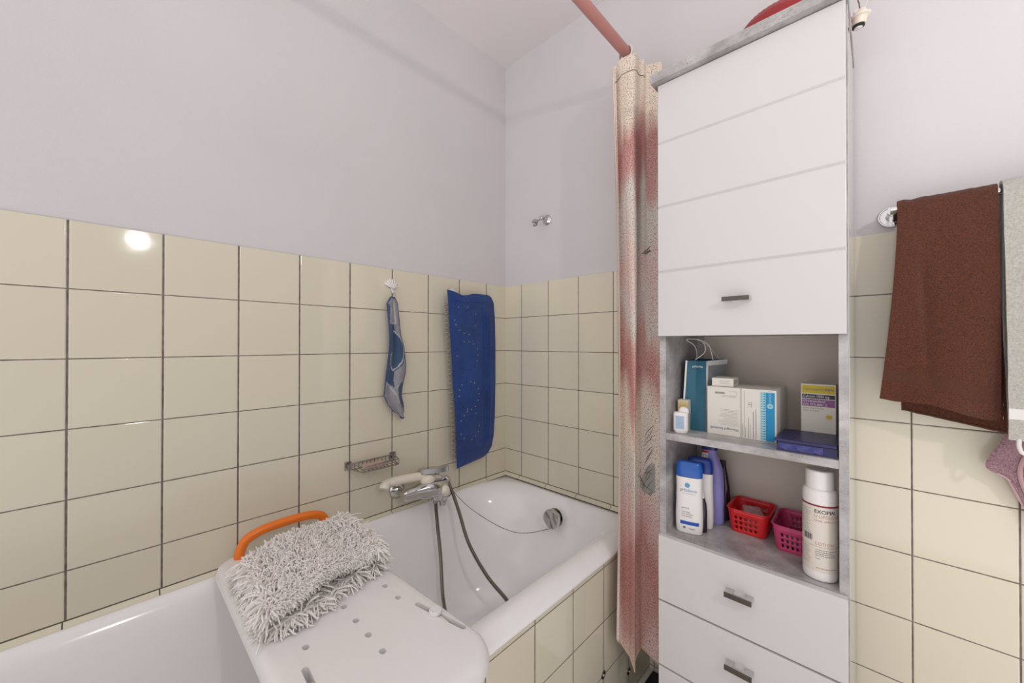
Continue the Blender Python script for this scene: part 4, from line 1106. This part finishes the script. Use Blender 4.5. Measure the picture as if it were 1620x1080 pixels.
g = G(); g.tube([bc+Vector((0.115*math.cos(2*PI*j/64), 0.0993*math.sin(2*PI*j/64), 0.0032)) for j in range(64)], 0.003, 8, closed=True); build('rolled_rim', g, mat('red rim', (0.34, 0.006, 0.01), 0.35), t)

# ================================================================ bare lamp holder hanging on its wires
lh = thing('lamp_holder', 'bare cream lamp holder without a bulb dangling on its wires', 'lamp holder', (1.245, -0.10, 1.83))
lp = YY(1361, 26, -0.10); ax = Vector((0.16, -0.06, 1)).normalized()
g = G(); g.lathe([(0.0105, -0.018), (0.0125, -0.016), (0.0140, -0.004), (0.0185, -0.002), (0.0192, 0.001), (0.0165, 0.003), (0.0110, 0.004), (0.0100, 0.008), (0.0080, 0.014), (0.0050, 0.016)], lp, ax, 40); build('holder_shell', g, M['cream'], lh)
g = G(); g.lathe([(0.0095, -0.0235), (0.0112, -0.0225), (0.0112, -0.0182)], lp, ax, 32); build('socket_ring', g, M['dark'], lh)
g = G(); g.lathe([(0.0020, -0.0265), (0.0070, -0.0260), (0.0080, -0.0240)], lp, ax, 24); build('contact_insert', g, M['white_pl'], lh)
g = G(); tp = lp+ax*0.014; g.box((lp.x-0.012, lp.y-0.006, lp.z+0.008), (lp.x-0.002, lp.y+0.004, lp.z+0.018), 0.003, 3); build('terminal_block', g, M['white_pl'], lh)
g = G(); e = Vector((1.30, -0.12, H)); g.tube(spline([tp+Vector((0.004, 0, 0)), tp+Vector((0.010, 0, 0.02)), tp+Vector((0.008, 0, 0.06)), (1.285, -0.115, 2.1), e], 8), 0.0014, 8); build('white_wire', g, M['cord'], lh)
g = G(); g.tube(spline([tp+Vector((-0.002, 0, 0)), tp+Vector((-0.004, 0, 0.016)), tp+Vector((-0.003, 0, 0.05)), (1.278, -0.115, 2.1), e+Vector((-0.005, 0, 0))], 8), 0.0011, 8); build('brown_wire', g, mat('brown wire', (0.10, 0.06, 0.045), 0.5), lh)

# ================================================================ towel rail and towels
tr = thing('towel_rail', 'chrome towel rail on the back wall carrying three towels', 'towel rail', (1.55, 0, 1.39))
rc = YY(1411, 343, -0.004); RZ = 1.407; RY = -0.075
for cx in (rc.x, 1.84):
    g = G(); g.lathe([(0.0245, 0.0042), (0.0245, 0.006), (0.0235, 0.0075), (0.0215, 0.0075), (0.0205, 0.0062), (0.0115, 0.0062), (0.0105, 0.012), (0.0095, 0.030), (0.0095, 0.064)], (cx, 0, rc.z), (0, -1, 0), 40)
    g.lathe([(0.0045, 0.0065), (0.0042, 0.0085), (0.0010, 0.0090)], (cx+0.004, 0, rc.z-0.0165), (0, -1, 0), 14); g.lathe([(0.0045, 0.0065), (0.0042, 0.0085), (0.0010, 0.0090)], (cx-0.004, 0, rc.z+0.0165), (0, -1, 0), 14)
    build('rosette', g, M['chrome'], tr)
g = G(); g.tube([(rc.x-0.004, RY, rc.z), (1.85, RY, rc.z)], 0.0075, 20); build('rail_bar', g, M['chrome'], tr)
RZ = rc.z
def towel(name, label, x0, x1, zf, zb_, th, mt, flare0=0.0, flare1=0.0, gap=0.009, bulge=0.018, band=None, bm_=None, zbl=0.0, backx=0.0, seed=1, slope=0.0, group=None, loc=None, yb=-0.020):
    t = thing(name, label, 'towel', ((x0+x1)/2, RY, min(zf, zb_)), group)
    r = 0.0085+th
    Lb = RZ-zb_; La = PI*r; Lf = RZ-zf; tot = Lb+La+Lf
    def f(u, v):
        s = v*tot
        x = x0+(x1-x0)*u
        if s < Lb:
            z = zb_+s; k = (RZ-z)/Lb; y = RY+r+(0.012)*k*0.6; x += (flare0*(1-u)*k*0.35+flare1*u*k)+backx*k
            z += zbl*(1-u)*k-slope*u*k
            y = min(y, yb)
        elif s < Lb+La:
            a = (s-Lb)/r; y = RY+r*math.cos(a); z = RZ+r*math.sin(a)
        else:
            z = RZ-(s-Lb-La); k = (RZ-z)/Lf; y = RY-r-bulge*math.sin(k*1.9)*0.8-0.006*math.sin(u*7+k*3+seed)*k; x += flare0*(1-u)*k**1.5+flare1*u*k
            z += -slope*u*k-0.004*math.sin(u*8+seed)*k
            y += 0.010*math.exp(-((u-0.22-0.25*k)/0.06)**2)*k*math.sin(k*PI)
        y += 0.0012*noise.noise(Vector((x*40, z*40, seed)))
        z += 0.003*noise.noise(Vector((u*9, seed, 0)))*(1 if Lb < s < Lb+La else 0.3)
        return Vector((x, y, z))
    nv = 150; g = G(); g.sheet(f, 40, nv, th=th)
    if band:
        for i, fc in enumerate(g.f):
            c = sum((g.v[k] for k in fc), Vector())/len(fc)
            kk = 0 if c.y > RY-0.004 and c.z < RZ else 1
            zz_ = c.z+slope*(c.x-x0)/(x1-x0)
            if kk and any(a < zz_-zf < b for a, b in band): g.m[i] = 1
    build('cloth', g, [mt]+([bm_] if bm_ else []), t, smooth=70)
    # stitched side hems
    g = G()
    for u in (0.012, 0.988): g.tube([f(u, j/100)+Vector((0, -0.0006, 0)) for j in range(101)], 0.0016, 6)
    g.tube([f(i/40, 0.997) for i in range(41)], 0.0020, 6); g.tube([f(i/40, 0.003) for i in range(41)], 0.0020, 6)
    build('hem', g, bm_ or mt, t)
    return t, f
towel('brown_towel', 'brown terry towel folded over the rail beside the white towel', 1.302, 1.4405, 0.993, 0.962, 0.0034, M['brown'], flare0=-0.030, flare1=0.0, band=[(0.035, 0.062)], bm_=M['brown_band'], slope=0.030, backx=0.016, bulge=0.022)
t, f = towel('white_towel', 'thick white terry towel hanging over the rail at the right edge', 1.4460, 1.80, 0.928, 0.96, 0.0055, M['whiteterry'], bulge=0.034, band=[(0.040, 0.064)], bm_=M['whiteband'], seed=5, slope=0.0)
p = f(0.03, 0.999)
g = G(); g.tube(spline([p+Vector((0.002, -0.002, 0.004)), p+Vector((0.001, -0.006, -0.012)), p+Vector((0.006, -0.005, -0.024)), p+Vector((0.014, -0.004, -0.014)), p+Vector((0.024, -0.002, 0.003))], 6), 0.0032, 8); build('hanging_loop', g, M['whiteband'], t)
# pink towel hanging behind and below the white one
t = thing('pink_towel', 'dusty pink terry towel whose corner hangs below the white towel', 'towel', (1.52, -0.07, 0.80))
def pinkf(u, v):
    z = 1.02-v*0.26
    x = 1.462+0.10*u-(0.032*math.exp(-((v-0.62)/0.20)**2))*(1-u)
    y = -0.030-0.008*math.sin(u*11+v*2)-0.006*u
    z += 0.10*(0.62-v)*0*u-(0.0 if v < 0.6 else (v-0.6)*0.12*math.sin(u*PI*0.9)) + (0.16*(1-u)**2 if v > 0.62 else 0)*(v-0.62)*1.2
    return Vector((x, y, z))
g = G(); g.sheet(pinkf, 30, 60, th=0.004); build('cloth', g, M['pinkterry'], t, smooth=70)
g = G(); g.tube([pinkf(i/30, 0.995) for i in range(31)], 0.0026, 6); g.tube([pinkf(0.01, j/30) for j in range(31)], 0.0022, 6)
g.tube([pinkf(0.30+0.05*math.sin(j/8), j/30)+Vector((0, -0.004, 0)) for j in range(31)], 0.0036, 6); build('hem', g, mat('pink hem', (0.55, 0.36, 0.38), 0.9), t)
g = G(); g.tube([pinkf(0.5, 0), (1.512, -0.05, 1.25), (1.512, RY+0.018, RZ+0.004)], 0.004, 8); build('hanging_strap', g, M['pinkterry'], t)

# ================================================================ bath board with orange handle
bb = thing('bath_board', 'white plastic bath transfer board with drain holes laid across the tub', 'bath board', (0.39, -0.95, 0.512))
BZ = 0.5535
def bl_(ins, z, drop=0):
    P = []
    X0, X1, Y0, Y1 = 0.034+ins, 0.762-ins, -1.104+ins, -0.782-ins
    for p in rrect(X0, X1, Y0, Y1, 0.055-ins*0.6, 0, 10):
        zz_ = z; k = max(0.0, (p.x-0.66)/0.10); zz_ -= 0.014*k*k
        # tapers towards the wall end on its far side
        if p.y > -0.95: p.y -= 0.034*max(0, (0.62-p.x)/0.58)
        P.append(Vector((p.x, p.y, zz_)))
    return P
g = G(); g.loft([bl_(0.016, BZ-0.030), bl_(0.004, BZ-0.0300), bl_(0.0, BZ-0.026), bl_(0.0, BZ-0.016), bl_(0.004, BZ-0.006), bl_(0.011, BZ-0.001), bl_(0.020, BZ+0.0), bl_(0.05, BZ-0.0005)])
bo = build('seat_board', g, M['board'], bb, smooth=50)
cuts = []
def slot(x, y, rx, ry, an=0.0):
    ca, sa = math.cos(an), math.sin(an)
    c = G(); c.loft([[Vector((p.x*ca-p.y*sa+x, p.x*sa+p.y*ca+y, z)) for p in rrect(-rx, rx, -ry, ry, min(rx, ry)*0.98, 0, 5)] for z in (BZ-0.06, BZ+0.03)]); return c
for xx in (0.08, 0.14, 0.20, 0.26, 0.32, 0.385, 0.445, 0.503, 0.557, 0.613):
    cuts.append(slot(xx, -0.940, 0.0074, 0.0060))
    if xx < 0.55 and xx > 0.1:
        cuts.append(slot(xx+0.0, -1.034, 0.0074, 0.0060)); cuts.append(slot(xx+0.0, -0.846, 0.0074, 0.0056))
cuts.append(slot(0.614, -0.815, 0.068, 0.0058, 0.21)); cuts.append(slot(0.618, -1.056, 0.068, 0.0058, -0.06))
cut(bo, cuts)
# clamps reaching down inside the tub and their slide knobs
for yy in (-0.817, -1.056):
    g = G(); g.box((0.588, yy-0.005, BZ-0.075), (0.606, yy+0.005, BZ-0.003), 0.002); g.box((0.604, yy-0.004, BZ-0.012), (0.640, yy+0.0055, BZ-0.004), 0.001); build('clamp', g, M['cream'], bb)
g = G(); g.lathe([(0.013, -0.001), (0.0135, 0.003), (0.0125, 0.0058), (0.010, 0.0062), (0.0085, 0.0052), (0.0005, 0.0052)], (0.602, -0.817, BZ), (0, 0, 1), 28); g.box((0.599, -0.825, BZ+0.005), (0.605, -0.809, BZ+0.0085), 0.001); build('slide_knob', g, M['board'], bb)
g = G(); HX = 0.066
g.tube(spline([(HX, -1.052, BZ-0.006), (HX-0.001, -1.050, BZ+0.014), (HX-0.002, -1.036, BZ+0.040), (HX-0.002, -1.000, BZ+0.054), (HX-0.002, -0.940, BZ+0.058), (HX-0.002, -0.880, BZ+0.055), (HX-0.002, -0.847, BZ+0.042), (HX-0.001, -0.835, BZ+0.018), (HX, -0.834, BZ-0.006)], 8), 0.0118, 20)
tag(build('grab_handle', g, M['orange'], bb), 'orange tubular grab handle')
for xx in (0.14, 0.50):
    pass

# ================================================================ shaggy bath rug folded on the board
rug = thing('shaggy_rug', 'white shaggy bath rug folded up on the bath board', 'rug', (0.30, -0.95, BZ))
# folded backing: serpentine profile in x-z, extruded along y
ry0, ry1 = -1.075, -0.822
pr_ = spline([(0.405, 0, 0.010), (0.33, 0, 0.010), (0.24, 0, 0.011), (0.175, 0, 0.013), (0.160, 0, 0.024), (0.178, 0, 0.034), (0.25, 0, 0.036), (0.33, 0, 0.036), (0.385, 0, 0.040), (0.392, 0, 0.050), (0.372, 0, 0.057), (0.30, 0, 0.060), (0.22, 0, 0.060), (0.170, 0, 0.057)], 8)
def rugf(u, v):
    i = v*(len(pr_)-1); k = int(min(i, len(pr_)-2)); p = pr_[k].lerp(pr_[k+1], i-k)
    y = ry0+(ry1-ry0)*u
    lift = 0.010*max(0, math.sin((u-0.25)*PI*2.2))*max(0, (v-0.45)) * (1 if p.x > 0.28 else (p.x-0.16)/0.12)
    sk = -0.055*(u-0.5)          # the pile is a touch skewed on the board
    return Vector((p.x+sk+0.010*math.sin(u*6+v*2), y+0.006*math.sin(v*7), BZ+p.z+lift+0.003*math.sin(u*9+v*5)))
g = G(); g.sheet(rugf, 30, 90, th=0.0035); build('backing', g, mat('rug backing', (0.66, 0.62, 0.58), 0.9), rug, smooth=60)
def strands(n, seed):
    q = random.Random(seed); g = G()
    NVv = len(pr_)-1
    vs = []; fs = []
    for _ in range(n):
        rr = q.random()
        # where the tuft is rooted
        if rr < 0.46: v = q.uniform(0.66, 1.0); u = q.uniform(0, 1); face_ = 1
        elif rr < 0.64: v = q.uniform(0.58, 0.72); u = q.uniform(0, 1); face_ = 1
        elif rr < 0.82: v = q.uniform(0.0, 0.16); u = q.uniform(0, 1); face_ = 2
        else: u = q.choice((q.uniform(0, 0.06), q.uniform(0.94, 1.0))); v = q.uniform(0, 1); face_ = 3
        p = rugf(u, v); e = 0.004
        du = rugf(min(1, u+e), v)-rugf(max(0, u-e), v); dv = rugf(u, min(1, v+e))-rugf(u, max(0, v-e))
        nr = du.cross(dv).normalized()
        if face_ == 1:
            c = Vector((0.27, -0.95, BZ+0.035)); 
            if nr.dot(p-c) < 0: nr = -nr
            if nr.z < 0 and p.x < 0.33: nr.z = abs(nr.z)
        elif face_ == 2: nr = Vector((0.75+q.uniform(-.2, .2), q.uniform(-0.9, 0.5), 0.42+q.uniform(-.3, .3)))
        else: nr = Vector((q.uniform(-0.1, 0.7), -1 if u < 0.5 else 1, q.uniform(-0.1, 0.5)))
        d = (nr*1.0+Vector((q.gauss(0, 0.42), q.gauss(0, 0.42), q.gauss(0, 0.25)))).normalized()
        if face_ != 1: ln = q.uniform(0.026, 0.044)
        else: ln = q.uniform(0.012, 0.021)
        if face_ == 2 and v < 0.06: ln *= 1.15
        r0 = q.uniform(0.0014, 0.0021); P = [p.copy()]; cur = p.copy(); dd = d.copy(); k = 5
        bend = Vector((q.gauss(0, 0.35), q.gauss(0, 0.35), 0))
        for i in range(k):
            dd = (dd+bend*0.35+Vector((0, 0, -0.22 if face_ != 1 else -0.14))).normalized(); cur = cur+dd*(ln/k)
            if 0.034 < cur.x < 0.76 and -1.10 < cur.y < -0.79 and cur.z < BZ+0.0022: cur.z = BZ+0.0022+q.uniform(0, 0.002)
            if cur.x < 0.02: cur.x = 0.02
            P.append(cur.copy())
        prev = None; o = len(vs); m4 = 4
        for i, pt in enumerate(P):
            t_ = (P[min(i+1, k)]-P[max(i-1, 0)]).normalized()
            if prev is None: x_ = t_.cross(Vector((0.3, 0.5, 0.8))).normalized()
            else: x_ = (prev-t_*prev.dot(t_)).normalized()
            prev = x_; y_ = t_.cross(x_); r_ = r0*(1.0 if i < k else 0.75)
            for j in range(m4): a = 2*PI*j/m4; vs.append(pt+(x_*math.cos(a)+y_*math.sin(a))*r_)
        for i in range(k):
            for j in range(m4): fs.append([o+i*m4+j, o+i*m4+(j+1) % m4, o+(i+1)*m4+(j+1) % m4, o+(i+1)*m4+j])
        fs.append([o+k*m4+j for j in range(m4)])
    g.add(vs, fs); return g
o = build('yarn_pile', strands(7400, 11), M['shag'], rug, smooth=80); o['kind'] = 'stuff'

groups()
print('scene built')
